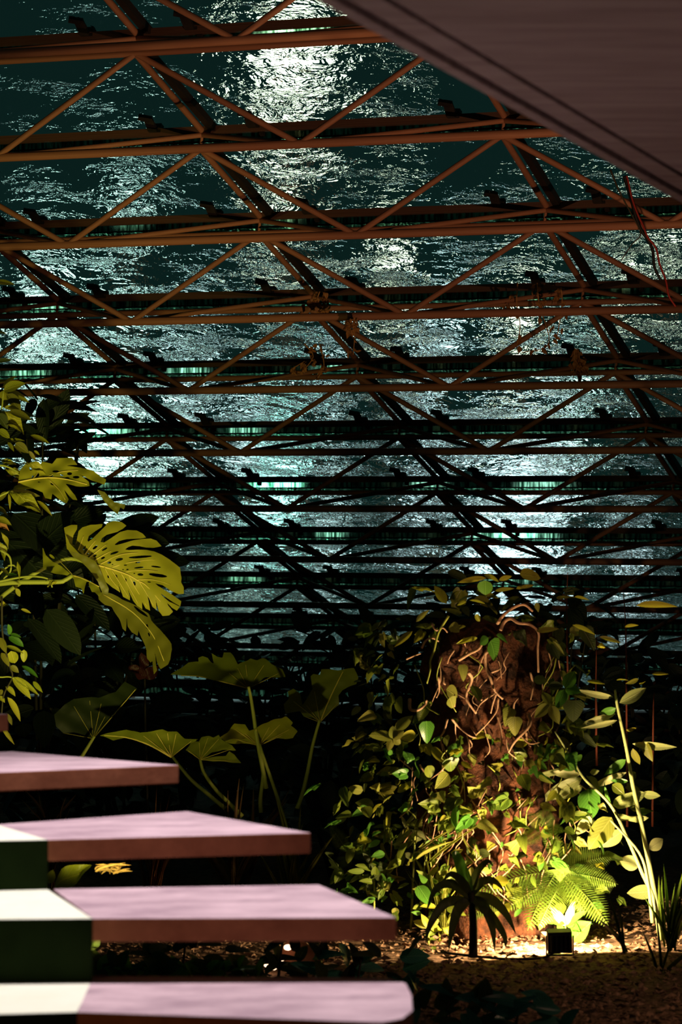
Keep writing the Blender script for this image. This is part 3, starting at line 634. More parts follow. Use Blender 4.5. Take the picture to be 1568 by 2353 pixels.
f6 = [(810,1165),(640,1110),(560,1102),(500,1050),(480,950),(560,880),(640,830),(850,830),(1000,770),(1090,660),(1200,720),(1110,820),(980,960),(860,1110)]
traced('leaf', f6, [], at(*z5(850, 980), DF-.1), camf(-.2, -.5), 'leaf_shaded', T, 80, .3, veinset((810,1165), [(1180,730),(1110,820),(905,990),(870,880),(770,860),(640,900),(560,1100)]), .004, z5)
for pts in ([z4(625,385), z4(645,480), z4(665,610), z4(690,780), z4(760,1150)], [z4(1160,635), z4(1130,740), z4(1100,860), z4(1070,1020), z4(1030,1190), z4(990,1300)], [z4(705,815), z4(722,900), z4(735,1050), z4(715,1230), z4(720,1330)],
            [z4(708,818), z4(760,980), z4(820,1150), z4(870,1310), z4(910,1450)], [z4(46,900), z4(110,985), z4(200,1090), z4(330,1200), z4(450,1300)], [z4(260,925), z4(290,1030), z4(380,1160), z4(480,1260), z4(580,1360)], [z5(810,1165), z5(710,1325), z5(640,1440)]):
    tube('leaf_stalk', [at(x, y, DF - .3) for x, y in pts], 0.008, 0.013, M['stalk'], T, 8)

# ------------------------------------------------------------------ root covered stump with its climber, right of the centre
z1 = lambda x, y: (850 + x/3.92, 1290 + y/3.92)
z2 = lambda x, y: (1180 + x/4.041, 1290 + y/4.041)
z3 = lambda x, y: (750 + x/3.484, 1750 + y/3.484)
z8 = lambda x, y: (784 + x/2, 1700 + y/2)
DS = 13.25
c0 = at(1128, 2120, DS); SX, SY = c0.x, c0.y
T = empty('tree_stump', (SX, SY, 0), 'red brown tree stump wrapped in pale aerial roots', 'tree stump')
bm = bmesh.new(); bmesh.ops.create_cone(bm, cap_ends=True, segments=48, radius1=1, radius2=1, depth=1.0)
bmesh.ops.subdivide_edges(bm, edges=[e for e in bm.edges if abs(e.verts[0].co.z - e.verts[1].co.z) > .5], cuts=30)
from mathutils import noise as mn
for v in bm.verts:
    t = v.co.z + .5; a = math.atan2(v.co.y, v.co.x)
    rr = (0.345 - 0.02*(1-t)**2 - 0.015*math.sin(3*t))*(1 if t < .97 else .8)
    p = Vector((math.cos(a)*1.2, math.sin(a)*1.2, t*4))
    rr *= 1 + .30*mn.noise(p*1.5) + .20*mn.noise(p*4.0) + .09*mn.noise(p*10)
    r0 = math.hypot(v.co.x, v.co.y)
    if r0 > .01: v.co.x, v.co.y = v.co.x/r0*rr, v.co.y/r0*rr
    v.co.z = -0.05 + t*1.66 + .05*mn.noise(p*2)
obj('trunk', from_bm('trunk', bm, M['bark'], True), T, Matrix.Translation((SX, SY, 0)))
DR = DS - .395
ROOTS = [[(1180,620),(1210,550),(1270,515),(1340,555),(1440,570),(1520,640),(1515,780),(1520,1000)], [(1150,560),(1200,490),(1290,420),(1390,390),(1470,450)], [(800,890),(900,830),(980,790),(1030,720),(1090,680)], [(1080,800),(1040,840),(1050,960),(1090,1060),(1130,1170),(1200,1240)],
 [(890,1000),(920,1060),(870,1200),(880,1260),(960,1370)], [(660,1040),(670,1100),(740,1160),(770,1230),(765,1310)], [(360,1240),(365,1330),(430,1340),(500,1290),(510,1250)], [(1140,1190),(1110,1280),(1090,1370)], [(1160,1230),(1140,1350),(1050,1470),(960,1560)], [(1150,1390),(1180,1500),(1190,1620),(1175,1720)],
 [(700,1420),(670,1530),(640,1590),(660,1710)], [(740,1420),(800,1490),(900,1570),(960,1590)], [(1430,1370),(1440,1480),(1310,1620),(1250,1720)], [(1450,1000),(1470,1100),(1470,1150),(1450,1250)], [(1410,1540),(1420,1620),(1450,1670)], [(660,1820),(655,1900),(665,1960)], [(850,690),(860,770),(872,825)], [(1120,1190),(1000,1280),(955,1360)],
 [(470,780),(500,720),(560,690),(620,720)], [(330,880),(400,850),(460,830)], [(760,800),(720,860),(700,920)], [(1000,1250),(1060,1220),(1130,1190)], [(1350,1560),(1440,1640),(1530,1630)], [(560,560),(600,620),(660,600),(700,640)], [(1100,1000),(1180,960),(1170,880)], [(450,1830),(490,1900)], [(1300,1440),(1300,1290),(1340,1230)], [(620,1040),(625,1160),(600,1230)]]
for i, r in enumerate(ROOTS):
    w = 0.0095 if i in (0, 1, 2, 3, 4, 6, 12) else 0.006
    tube('aerial_root', [at(*z1(x, y), DR + rng.uniform(-.03, .03)) for x, y in r], w, w*.55, M['root'], T, 6)
for i in range(46):        # thinner rootlets lying on the bark
    a = rng.uniform(-2.6, -.5); z = rng.uniform(.35, 1.55); pts = []
    for k in range(4):
        pts.append(Vector((SX + math.cos(a)*(.37+.05*rng.random()), SY + math.sin(a)*(.36+.05*rng.random()), z))); z -= rng.uniform(.03, .10); a += rng.uniform(-.18, .18)
    tube('rootlet', pts, 0.0045, 0.002, M['root'], T, 4, 3)

T = empty('stump_climber', (SX, SY-.4, 0), 'leafy climber with heart shaped leaves covering the tree stump', 'climbing plant')
DC = DS - .46
for k, mt, b, t, wd in [('heart','leaf_green',z1(1090,715),z1(1165,900),44), ('lance','leaf_green',z1(1070,690),z1(985,745),22), ('lance','leaf_green',z1(1140,665),z1(1262,725),20), ('heart','leaf_vine2',z1(830,930),z1(860,1075),24), ('oval','leaf_vine2',z1(690,1150),z1(805,1215),30), ('heart','leaf_vine2',z1(720,1230),z1(770,1330),26), ('heart','leaf_green',z1(510,1440),z1(520,1655),32),
    ('heart','leaf_vine2',z1(1270,1320),z1(1225,1480),28), ('heart','leaf_vine2',z1(1310,1400),z1(1300,1570),34), ('lance','leaf_vine2',z1(232,1530),z1(388,1378),22), ('lance','leaf_vine2',z1(420,545),z1(530,430),12), ('lance','leaf_yellow',z1(385,630),z1(215,768),13), ('lance','leaf_yellow',z1(1050,150),z1(780,182),12), ('lance','leaf_yellow',z1(1030,120),z1(1165,172),13), ('lance','leaf_yellow',z1(1165,170),z1(1285,128),10), ('lance','leaf_yellow',z1(1130,265),z1(1300,240),8), ('lance','leaf_yellow',z1(1320,245),z1(1420,215),8),
    ('oval','leaf_green',z1(1040,170),z1(1040,310),30), ('oval','leaf_green',z1(750,1640),z1(790,1775),30), ('heart','leaf_vine',z1(720,1770),z1(745,1910),38), ('oval','leaf_vine',z1(520,1840),z1(560,1950),24), ('lance','leaf_vine2',z1(1080,1560),z1(1060,1600),14), ('curl','leaf_yellow',z1(970,690),z1(790,730),11), ('lance','leaf_yellow',z1(870,365),z1(780,390),9), ('lance','leaf_yellow',z1(900,350),z1(1040,370),9), ('oval','leaf_yellow',z1(950,480),z1(1000,540),12), ('lance','leaf_vine2',z1(1500,370),z1(1520,450),10),
    ('lance','leaf_green',z2(480,1180),z2(575,1008),26), ('lance','leaf_green',z2(480,1185),z2(622,1205),22), ('heart','leaf_green',z2(490,1190),z2(530,1300),26), ('lance','leaf_green',z2(475,1190),z2(405,1368),22), ('lance','leaf_vine2',z2(340,1330),z2(275,1200),20), ('lance','leaf_vine2',z2(340,1335),z2(185,1445),24), ('lance','leaf_vine2',z2(345,1340),z2(425,1505),22), ('heart','leaf_dim',z2(560,1290),z2(560,1490),46), ('lance','leaf_yellow',z2(550,590),z2(768,668),12), ('heart','leaf_dim',z2(640,620),z2(780,815),40), ('lance','leaf_yellow',z2(800,700),z2(1008,752),9), ('lance','leaf_yellow',z2(1140,410),z2(1525,398),18), ('lance','leaf_yellow',z2(570,330),z2(712,350),9),
    ('lance','leaf_yellow',z2(1035,610),z2(1165,582),10), ('lance','leaf_olive',z2(215,650),z2(420,620),12), ('curl','leaf_yellow',z2(790,800),z2(840,770),10), ('lance','leaf_yellow',z2(960,1105),z2(1075,1092),8), ('lance','leaf_vine2',z2(370,740),z2(480,870),8), ('oval','leaf_dim',z2(190,1110),z2(320,1090),26), ('oval','leaf_dim',z2(330,1160),z2(460,1150),18), ('lance','leaf_yellow',z2(1290,1045),z2(1440,1040),8), ('lance','leaf_yellow',z2(680,1110),z2(850,1130),9), ('lance','leaf_olive',z2(60,250),z2(200,215),8), ('oval','leaf_olive',z2(60,120),z2(260,130),34)]:
    pleaf(T, k, mt, b, t, wd, DC + rng.uniform(-.08, .05), rng.uniform(-.05, .05))
for dx, dy in ((-54, -15), (-15, 26), (18, 10), (23, -20), (0, -30)):      # star shaped leaf cluster
    pleaf(T, 'oval', 'leaf_vine2', (904, 1698), (904+dx, 1698+dy), 18 if dx != -54 else 30, DC-.1, 0, .2)
kinds = ['heart', 'heart', 'oval', 'lance', 'tri', 'tri', 'star', 'curl']; n_l = 0
while n_l < 210:
    t = rng.random(); a = rng.uniform(-3.0, -.15)
    zz = .12 + 1.5*t
    if .95 < zz < 1.5 and -2.2 < a < -1.05 and rng.random() < .85: continue      # bare bark in front
    rad = rng.uniform(.36, .52) + (.20*rng.random() if zz < .9 else 0) + (.12 if a < -2.4 else 0)
    p = Vector((SX + math.cos(a)*rad*1.15, SY + math.sin(a)*rad*.8, zz))
    out = Vector((math.cos(a), math.sin(a), 0))
    L = rng.uniform(.04, .125); tipd = (out*.5 + Vector((rng.uniform(-.8, .8), rng.uniform(-.3, .1), rng.uniform(-1.0, .25)))).normalized()
    k = rng.choice(kinds); mt = rng.choice(['leaf_vine', 'leaf_vine', 'leaf_vine2', 'leaf_dim', 'leaf_green' if zz < 1 else 'leaf_vine'])
    place('leaf', leafmesh(k, mt), p, p + tipd*L, L*rng.uniform(.45, .75), T, out + Vector((0, -.4, .5)), rng.uniform(-.7, .7)); n_l += 1
for i in range(34):        # crown of leaves on top
    p = Vector((SX + rng.uniform(-.42, .45), SY + rng.uniform(-.35, .2), 1.56 + .26*rng.random()*(1 if i % 3 else 1.2)))
    d = Vector((rng.uniform(-1, 1), rng.uniform(-.6, .2), rng.uniform(-.4, .35))).normalized(); L = rng.uniform(.07, .14)
    place('leaf', leafmesh(rng.choice(['lance', 'oval', 'tri', 'heart']), rng.choice(['leaf_dim', 'leaf_olive', 'leaf_vine', 'leaf_yellow'])), p, p + d*L, L*rng.uniform(.35, .6), T, Vector((0, -.5, 1)), rng.uniform(-.6, .6))
for i in range(26):
    a = rng.uniform(-2.9, -.3); z = rng.uniform(.3, 1.65); pts = []
    for k in range(4):
        pts.append(Vector((SX + math.cos(a)*(.40+.08*rng.random()), SY + math.sin(a)*(.36+.08*rng.random()), z))); z -= rng.uniform(.04, .13); a += rng.uniform(-.2, .2)
    tube('stem', pts, 0.004, 0.003, M['stalk'], T, 4, 3)
tube('stem', [at(*z1(x, y), DR-.05) for x, y in ((710,490),(620,640),(580,800),(545,900),(545,980),(515,1100))], .007, .004, M['stalk'], T, 6)

T = empty('foot_climber', (SX, SY-.5, 0), 'dense small leaved climber hiding the foot of the stump', 'climbing plant')
n_l = 0
while n_l < 285:
    a = rng.uniform(-3.3, -.75); zz = .10 + .95*rng.random()**.8; rad = rng.uniform(.38, .66) + .14*(1 - zz)
    p = Vector((SX + math.cos(a)*rad*1.1, SY + math.sin(a)*rad*.75, zz)); out = Vector((math.cos(a), math.sin(a), 0))
    L = rng.uniform(.035, .11)*rng.uniform(.75, 1.2); tipd = (out*.6 + Vector((rng.uniform(-.9, .9), rng.uniform(-.3, .1), rng.uniform(-.9, .35)))).normalized()
    mt = rng.choice(['leaf_vine', 'leaf_vine', 'leaf_vine2', 'leaf_green', 'leaf_yellow', 'leaf_olive'])
    place('leaf', leafmesh(rng.choice(['heart', 'oval', 'lance', 'lance', 'wavy', 'tri', 'curl', 'star']), mt), p, p + tipd*L, L*rng.uniform(.35, .7), T, out + Vector((0, -.4, .4)), rng.uniform(-.9, .9)); n_l += 1
for i in range(22):
    a = rng.uniform(-3.0, -.1); z = rng.uniform(.4, 1.0); pts = []
    for k in range(4):
        pts.append(Vector((SX + math.cos(a)*(.5+.08*rng.random()), SY + math.sin(a)*(.42+.08*rng.random()), z))); z -= rng.uniform(.05, .12); a += rng.uniform(-.2, .2)
    tube('stem', pts, 0.004, 0.003, M['root'], T, 4, 3)

# bushes of thin stems at the right of the stump
T = empty('red_stalk_plant', (at(1440, 2100, 14).x, at(1440, 2100, 14).y, 0), 'thin red brown bare stalks rising right of the stump', 'stalks')
for a in ([(1442,1900),(1440,1560),(1438,1430),(1432,1355)], [(1310,1700),(1304,1500),(1303,1390),(1305,1316)], [(1372,1760),(1370,1600),(1372,1440)], [(1500,1900),(1502,1640),(1504,1590)], [(1370,1700),(1372,1640),(1369,1570)]):
    tube('stalk', [at(x, y, 14.0) for x, y in a], .007, .002, M['red_stem'], T, 5)

# ------------------------------------------------------------------ pale leaved sapling beside the floodlight
DG = 13.0
fl0 = at(1287, 2150, 12.3)
T = empty('pale_sapling', (at(1515, 2140, DG).x, at(1515, 2140, DG).y, 0), 'tall pale leaved sapling brightly lit right of the floodlight', 'sapling')
tube('stem', [at(x, y, DG) for x, y in ((1524,2160),(1499,2020),(1476,1900),(1456,1810),(1444,1740),(1434,1690),(1419,1620),(1414,1585))], .014, .006, M['stalk_pale'], T, 8)
tube('stem', [at(x, y, DG-.1) for x, y in ((1518,2160),(1504,2070),(1474,2000),(1444,1930),(1404,1850),(1344,1790),(1318,1748),(1276,1681))], .012, .004, M['stalk_pale'], T, 8)
tube('stem', [at(x, y, DG-.15) for x, y in ((1500,2120),(1490,2030),(1470,1960),(1404,1885))], .010, .005, M['stalk_pale'], T, 8)
for k, mt, b, t, wd in [('lance','leaf_pale',(1424,1615),(1490,1581),24), ('lance','leaf_pale',(1410,1602),(1326,1588),14), ('lance','leaf_green',(1416,1627),(1378,1642),18), ('lance','leaf_pale',(1415,1640),(1328,1668),13), ('lance','leaf_pale',(1419,1655),(1340,1676),12), ('lance','leaf_pale',(1454,1709),(1558,1720),17), ('lance','leaf_green',(1439,1745),(1388,1783),18), ('lance','leaf_pale',(1440,1775),(1352,1812),15), ('lance','leaf_green',(1444,1795),(1402,1794),10),
    ('lance','leaf_pale',(1339,1787),(1236,1846),28), ('lance','leaf_pale',(1334,1780),(1264,1776),18), ('lance','leaf_pale',(1324,1758),(1212,1792),15), ('lance','leaf_pale',(1340,1806),(1284,1838),18), ('oval','leaf_green',(1352,1812),(1358,1878),46), ('wavy','leaf_pale',(1408,1850),(1486,1824),28), ('lance','leaf_pale',(1476,1822),(1520,1832),18), ('oval','leaf_vine2',(1406,1878),(1354,1950),42), ('lance','leaf_pale',(1360,1874),(1323,1922),22), ('lance','leaf_pale',(1430,1910),(1380,1947),28), ('wavy','leaf_pale',(1413,1876),(1490,1886),18),
    ('lance','leaf_pale',(1492,1952),(1528,1926),24), ('oval','leaf_pale',(1470,1985),(1422,1980),30), ('oval','leaf_pale',(1502,2048),(1446,2052),28), ('lance','leaf_green',(1464,1862),(1500,1868),14), ('lance','leaf_pale',(1356,1775),(1378,1772),12), ('lance','leaf_green',(1404,1858),(1388,1800),8), ('lance','leaf_green',(1325,1852),(1290,1895),10), ('lance','leaf_olive',(1455,1720),(1470,1760),16), ('lance','leaf_olive',(1480,1700),(1498,1752),20), ('lance','leaf_olive',(1468,1560),(1440,1572),10), ('lance','leaf_yellow',(1470,1570),(1486,1568),8), ('lance','leaf_yellow',(1440,1677),(1465,1675),10), ('lance','leaf_green',(1322,1768),(1280,1760),12)]:
    dg = DG + rng.uniform(-.1, .05); pb = at(b[0], b[1], dg)
    pleaf(T, k, mt, b, t, wd, dg, rng.uniform(-.08, .08), rng.uniform(-.3, .3), face=(fl0 - pb).normalized()*.8 + (Vector((0, 0, EYE)) - pb).normalized())

# ------------------------------------------------------------------ ferns
def frond_mesh():
    V, Fc = [], []; N = 22
    def q(a, b, wd):        # thin pinna as a folded strip
        a, b = Vector(a), Vector(b); d = (b-a); s = d.cross(Vector((0, 0, 1))).normalized()*wd; i = len(V)
        V.extend([a - s*.6, a + s*.6, a + d*.5 - s, a + d*.5 + s, b + Vector((0, 0, -.02))]); Fc.extend([(i, i+1, i+3, i+2), (i+2, i+3, i+4)])
    for k in range(N):
        t = .12 + .86*k/N; L = .30*math.sin(math.pi*(t**.75))**.8*(1-.25*t) + .015; z = -.28*t*t
        for s in (-1, 1): q((0, t, z), (s*L*1.2, t + L*.42, z - .10*L), .015)
    for k in range(10):
        t0, t1 = k/10, (k+1)/10; i = len(V); r = .008*(1-t0) + .002
        V.extend([(-r, t0, -.28*t0*t0+.004), (r, t0, -.28*t0*t0+.004), (r, t1, -.28*t1*t1+.004), (-r, t1, -.28*t1*t1+.004)]); Fc.append((i, i+1, i+2, i+3))
    return mesh('frond', V, Fc, M['leaf_fern'])
FM = frond_mesh()
def fern(loc, label, fr):
    T = empty('fern', loc, label, 'fern', 'ferns in front of the stump')
    for b, t, wd, d, dd in fr:
        place('frond', FM, at(b[0], b[1], d), at(t[0], t[1], d+dd), wd*d/F/.62, T, Vector((0, -1, .8)), rng.uniform(-.35, .35))
    return T
fern((at(1285, 2120, 12.9).x, at(1285, 2120, 12.9).y, 0), 'large bright fern just above the black floodlight', [((1290,1990),z8(842,805),90,12.85,-.25), ((1290,2005),z8(1242,792),92,12.8,-.2), ((1290,2010),z8(900,325),80,12.95,.15), ((1285,2000),z8(620,632),80,12.9,-.1), ((1290,2000),z8(1235,505),80,12.95,0), ((1285,1990),z8(960,440),74,13.0,.1), ((1292,1990),z8(1110,480),70,12.95,.1), ((1285,2020),z8(760,720),70,12.85,-.2), ((1290,2030),z8(930,790),74,12.7,-.3), ((1290,2005),z8(1260,620),70,12.85,-.1), ((1290,2000),z8(1010,560),66,12.7,-.35), ((1292,2010),z8(1090,720),70,12.7,-.3)])
fern((at(1190, 2130, 13).x, at(1190, 2130, 13).y, 0), 'smaller fern left of the large one, at the foot of the stump', [((1170,2060),z8(620,780),60,13,-.2), ((1170,2060),z8(700,560),66,13,.1), ((1170,2065),z8(850,600),62,13,-.1), ((1170,2065),z8(880,740),66,12.95,-.2), ((1170,2060),z8(560,660),60,13,0)])
fern((at(1240, 1900, 13).x+.03, at(1240, 1900, 13).y, .55), 'small shaded fern high on the stump above the bright fern', [((1245,1900),z8(880,330),46,12.85,0), ((1245,1900),z8(960,320),46,12.85,0), ((1245,1905),z8(830,460),46,12.8,-.1), ((1248,1905),z8(1020,400),46,12.8,-.05)])
fern((at(830, 2010, 13.4).x, at(830, 2010, 13.4).y, 0), 'dim fern left of the stump above the second slab', [((800,1960),(770,1905),40,13.4,-.1), ((800,1960),(855,1960),40,13.4,-.1), ((800,1965),(860,1915),40,13.4,0), ((805,1970),(770,1985),40,13.4,-.1)])

# ------------------------------------------------------------------ strap leaved plant in front of the light
DK = 12.15
T = empty('strap_leaf_plant', (at(1090, 2190, DK).x, at(1090, 2190, DK).y, 0), 'strap leaved plant standing dark against the floodlit ground', 'strap leaf plant')
tube('stem', [at(1088, 2200, DK), at(1088, 2120, DK), at(1084, 2050, DK)], .022, .016, M['stalk_dark'], T, 8)
def ribbon(name, pts, wpx, d, mat, parent, turn=.35):
    """Arching strap leaf: a keeled ribbon along a curve that tapers to its tip."""
    C = catmull(pts, 5); V, Fc = [], []; N = len(C)
    for i, p in enumerate(C):
        t = (C[min(i+1, N-1)] - C[max(i-1, 0)]).normalized(); v = (Vector((0, 0, EYE)) - p).normalized()
        sd = t.cross(v).normalized(); sd = Quaternion(t, turn) @ sd; u = i/(N-1); wd = wpx*d/F*.5*min(1, .55+2*u)*(1-u**2.2) + .0008
        V += [p - sd*wd, p - v*wd*.35, p + sd*wd]
        if i: k = 3*i; Fc += [(k-3, k-2, k+1, k), (k-2, k-1, k+2, k+1)]
    o0 = C[0].copy(); return obj(name, mesh(name, [x - o0 for x in V], Fc, M[mat], True), parent, Matrix.Translation(o0))
for pts, wd, mt in [([(1150,1060),(1100,900),(1040,745),(1010,770)],30,'leaf_green'), ([(1170,1060),(1330,1110),(1440,1220),(1520,1380)],26,'leaf_dim'), ([(1160,1090),(1260,1150),(1330,1330),(1350,1520)],26,'leaf_dim'), ([(1150,1080),(1010,980),(880,1020),(800,1200)],26,'leaf_dim'), ([(1150,1100),(1060,1180),(1010,1330),(980,1520)],26,'leaf_dim'),
                    ([(1160,1070),(1250,960),(1350,960),(1430,1040)],22,'leaf_dim'), ([(1150,1110),(960,1130),(840,1290),(790,1450)],24,'leaf_dim'), ([(1165,1120),(1300,1210),(1420,1380),(1440,1500)],22,'leaf_dim'), ([(1150,1060),(1090,960),(1000,900),(930,960)],20,'leaf_dim'), ([(1170,1050),(1200,900),(1290,800),(1340,840)],18,'leaf_dim')]:
    ribbon('strap_leaf', [at(*z3(x, y), DK - .06*q) for q, (x, y) in enumerate(pts)], wd, DK, mt, T, rng.uniform(-.5, .5))

# understory of small plants round the foot of the stump, each a plant of its own
UL = ['bright glossy herb above the fern, left of the shaded fern', 'pale spear leaved herb left of the stump foot', 'small bright herb beside the strap leaved plant', 'low herb with pale leaves right behind the floodlight', 'dim herb between the slab steps and the stump', 'low bright herb at the left end of the floodlit ground']
US = [((1137,1940),13.0,['leaf_green']), ((945,1985),13.2,['leaf_pale','leaf_vine2']), ((1010,2090),12.9,['leaf_vine2','leaf_vine']), ((1300,2150),12.75,['leaf_pale','leaf_green']), ((860,2040),13.0,['leaf_vine','leaf_dim']), ((985,2150),12.7,['leaf_vine2','leaf_yellow'])]
UX = [[((1137,1878),(1110,1868),18),((1137,1878),(1160,1866),18),((1137,1880),(1118,1900),16),((1140,1880),(1180,1900),18),((1138,1880),(1140,1912),14),((1135,1875),(1140,1855),16)],
      [((954,1896),(1018,1880),24),((930,1902),(973,1850),10),((945,1905),(905,1940),20),((945,1905),(985,1930),14),((940,1910),(920,1870),8),((950,1900),(1010,1930),8)],
      [((1010,2040),(1060,1985),16),((1010,2040),(960,2000),18),((1010,2045),(985,2020),16),((1015,2040),(1035,2010),14),((1010,2050),(950,2040),14)],
      [((1300,2128),(1265,2080),18),((1300,2128),(1345,2090),22),((1302,2128),(1320,2070),16),((1298,2128),(1250,2105),18),((1305,2130),(1360,2120),18),((1318,2160),(1352,2118),40)],
      [((860,2000),(820,1985),16),((860,2000),(900,1980),18),((862,2002),(880,2030),14),((858,2002),(840,1960),14)],
      [((985,2130),(950,2115),16),((985,2130),(1010,2110),16),((985,2132),(970,2100),14),((986,2132),(1020,2135),12)]]
for lb, (pb, d, mts), xs in zip(UL, US, UX):
    g0 = at(pb[0], pb[1], d)
    T = empty('herb', (g0.x, g0.y, 0), lb, 'herb')
    tube('stem', [(g0.x, g0.y, -.01), at(xs[0][0][0], xs[0][0][1]+20, d), at(xs[0][0][0], xs[0][0][1], d)], .007, .004, M['stalk'], T, 5)
    for b, t, wd in xs: pleaf(T, rng.choice(['lance', 'oval', 'wavy']), rng.choice(mts), b, t, wd, d, rng.uniform(-.08, .05))
    for i in range(16):
        dx, dy = rng.uniform(-55, 55), rng.uniform(-10, 75); b = (xs[0][0][0]+dx*.6, xs[0][0][1]+dy)
        pleaf(T, rng.choice(['lance', 'oval', 'curl']), rng.choice(mts + ['leaf_vine']), b, (b[0]+rng.uniform(-32, 32), b[1]+rng.uniform(-26, 18)), rng.uniform(7, 17), d, rng.uniform(-.1, .05))

def grass(loc, label, blades, mat, d, group='grass tufts'):
    T = empty('grass_tuft', loc, label, 'grass', group)
    for b, t, wd in blades: pleaf(T, 'strap', mat, b, t, wd, d, rng.uniform(-.1, .1), name='grass_blade')
def fanb(cx, cy, n, spread, h, wd): return [((cx+rng.uniform(-12, 12), cy+rng.uniform(-4, 6)), (cx+rng.uniform(-spread, spread), cy-h*rng.uniform(.5, 1)), wd) for _ in range(n)]
def ground_at(px, d): p = at(px, 1300, d); return (p.x, p.y, 0)
gy = lambda d: 1300 + EYE/d*F
grass(ground_at(90, 15.4), 'thin grass tuft behind the fourth slab at the left', [((100,1880),(60,1808),5),((105,1880),(86,1820),5),((130,1880),(178,1822),5),((140,1880),(150,1830),5),((95,1885),(48,1835),4)] + fanb(110, 2062, 8, 50, 230, 4), 'straw', 14.6)
grass(ground_at(520, 14.2), 'wispy dry grass between the fan leaf stalks', fanb(540, 2075, 26, 130, 290, 3.5), 'straw', 14.2)
grass(ground_at(340, 14.0), 'dry reddish grass under the end of the fourth slab', fanb(350, 2080, 14, 60, 270, 4), 'leaf_dry', 14.0)
grass(ground_at(680, 13.6), 'green grass blades right of the fan leaf stalks', [((672,2100),(655,1828),8),((676,2100),(690,1850),8),((668,2100),(620,1880),7)] + fanb(670, 2100, 9, 90, 230, 5), 'leaf_olive', 13.6)
grass(ground_at(1545, 12.4), 'upright grass tuft at the right edge by the sapling', [((1530,2175),(1510,2010),8),((1545,2175),(1568,1990),8),((1550,2175),(1585,2030),9),((1535,2175),(1530,1985),7)] + fanb(1545, 2180, 12, 70, 190, 6), 'leaf_fern', 12.4)
grass(ground_at(1010, 13.1), 'thin bright grass crossing in front of the stump foot', [((960,1960),(1040,1900),4),((985,1985),(1100,1890),5),((960,1975),(1030,1925),4),((1080,1960),(1040,1880),4),((1000,1900),(1035,1870),4)] + fanb(1020, 2140, 14, 110, 200, 4), 'leaf_vine2', 12.9)
grass(ground_at(1420, 12.3), 'dark bare twigs standing before the lit gravel', [((1432,2190),(1400,2040),6),((1436,2190),(1425,2080),5),((1440,2190),(1380,2100),5),((1520,2250),(1510,2090),6),((1515,2250),(1560,2110),5),((1512,2250),(1480,2130),5),((1525,2250),(1590,2170),5)], 'leaf_dim', 12.0)

# ------------------------------------------------------------------ dark shrubs closing the far end and left, shade in their leaf colour
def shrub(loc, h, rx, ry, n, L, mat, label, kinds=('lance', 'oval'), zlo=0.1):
    T = empty('shaded_shrub', loc, label, 'shrub', 'dark shrubs before the glass')
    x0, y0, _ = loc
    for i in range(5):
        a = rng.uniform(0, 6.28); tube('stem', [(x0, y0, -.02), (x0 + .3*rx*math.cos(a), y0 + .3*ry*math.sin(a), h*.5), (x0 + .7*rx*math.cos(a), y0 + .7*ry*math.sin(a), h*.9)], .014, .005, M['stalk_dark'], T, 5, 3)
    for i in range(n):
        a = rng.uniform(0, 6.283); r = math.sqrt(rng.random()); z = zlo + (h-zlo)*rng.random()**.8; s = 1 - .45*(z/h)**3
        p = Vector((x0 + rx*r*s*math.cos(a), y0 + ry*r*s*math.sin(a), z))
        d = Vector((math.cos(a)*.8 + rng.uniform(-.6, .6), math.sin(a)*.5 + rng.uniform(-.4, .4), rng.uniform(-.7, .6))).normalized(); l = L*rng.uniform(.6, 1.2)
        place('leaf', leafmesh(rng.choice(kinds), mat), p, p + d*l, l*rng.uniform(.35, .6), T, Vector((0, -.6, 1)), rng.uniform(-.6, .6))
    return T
def sh(px, d, py, w_px, n, L, label, mat='leaf_shaded'):
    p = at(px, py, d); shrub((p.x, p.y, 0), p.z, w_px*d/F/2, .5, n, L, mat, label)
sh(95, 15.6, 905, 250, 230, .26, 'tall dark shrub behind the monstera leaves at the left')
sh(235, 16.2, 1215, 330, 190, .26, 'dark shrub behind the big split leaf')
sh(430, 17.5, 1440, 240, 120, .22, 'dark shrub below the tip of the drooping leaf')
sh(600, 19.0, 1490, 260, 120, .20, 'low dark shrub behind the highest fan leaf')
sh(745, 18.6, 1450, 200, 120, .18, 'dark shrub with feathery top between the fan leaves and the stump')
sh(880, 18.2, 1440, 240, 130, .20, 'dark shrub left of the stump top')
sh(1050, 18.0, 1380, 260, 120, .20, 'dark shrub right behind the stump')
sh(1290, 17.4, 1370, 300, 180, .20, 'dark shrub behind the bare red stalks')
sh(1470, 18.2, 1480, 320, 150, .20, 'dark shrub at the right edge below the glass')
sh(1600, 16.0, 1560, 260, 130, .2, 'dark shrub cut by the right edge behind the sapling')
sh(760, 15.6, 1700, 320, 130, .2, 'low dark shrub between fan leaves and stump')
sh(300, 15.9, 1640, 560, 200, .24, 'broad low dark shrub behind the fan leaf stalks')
p = at(345, 1530, 15.0)
T = empty('red_leaf_plant', (p.x, p.y, 0), 'dark red pleated leaf under the drooping monstera leaf', 'red leaf plant')
for b, t in (((330, 1560), (300, 1525)), ((332, 1560), (330, 1500)), ((335, 1560), (362, 1530))): pleaf(T, 'wavy', 'leaf_red', b, t, 24, 15.0)
tube('stem', [(p.x, p.y, 0), at(335, 1700, 15), at(333, 1560, 15)], .01, .006, M['stalk_dark'], T, 5)

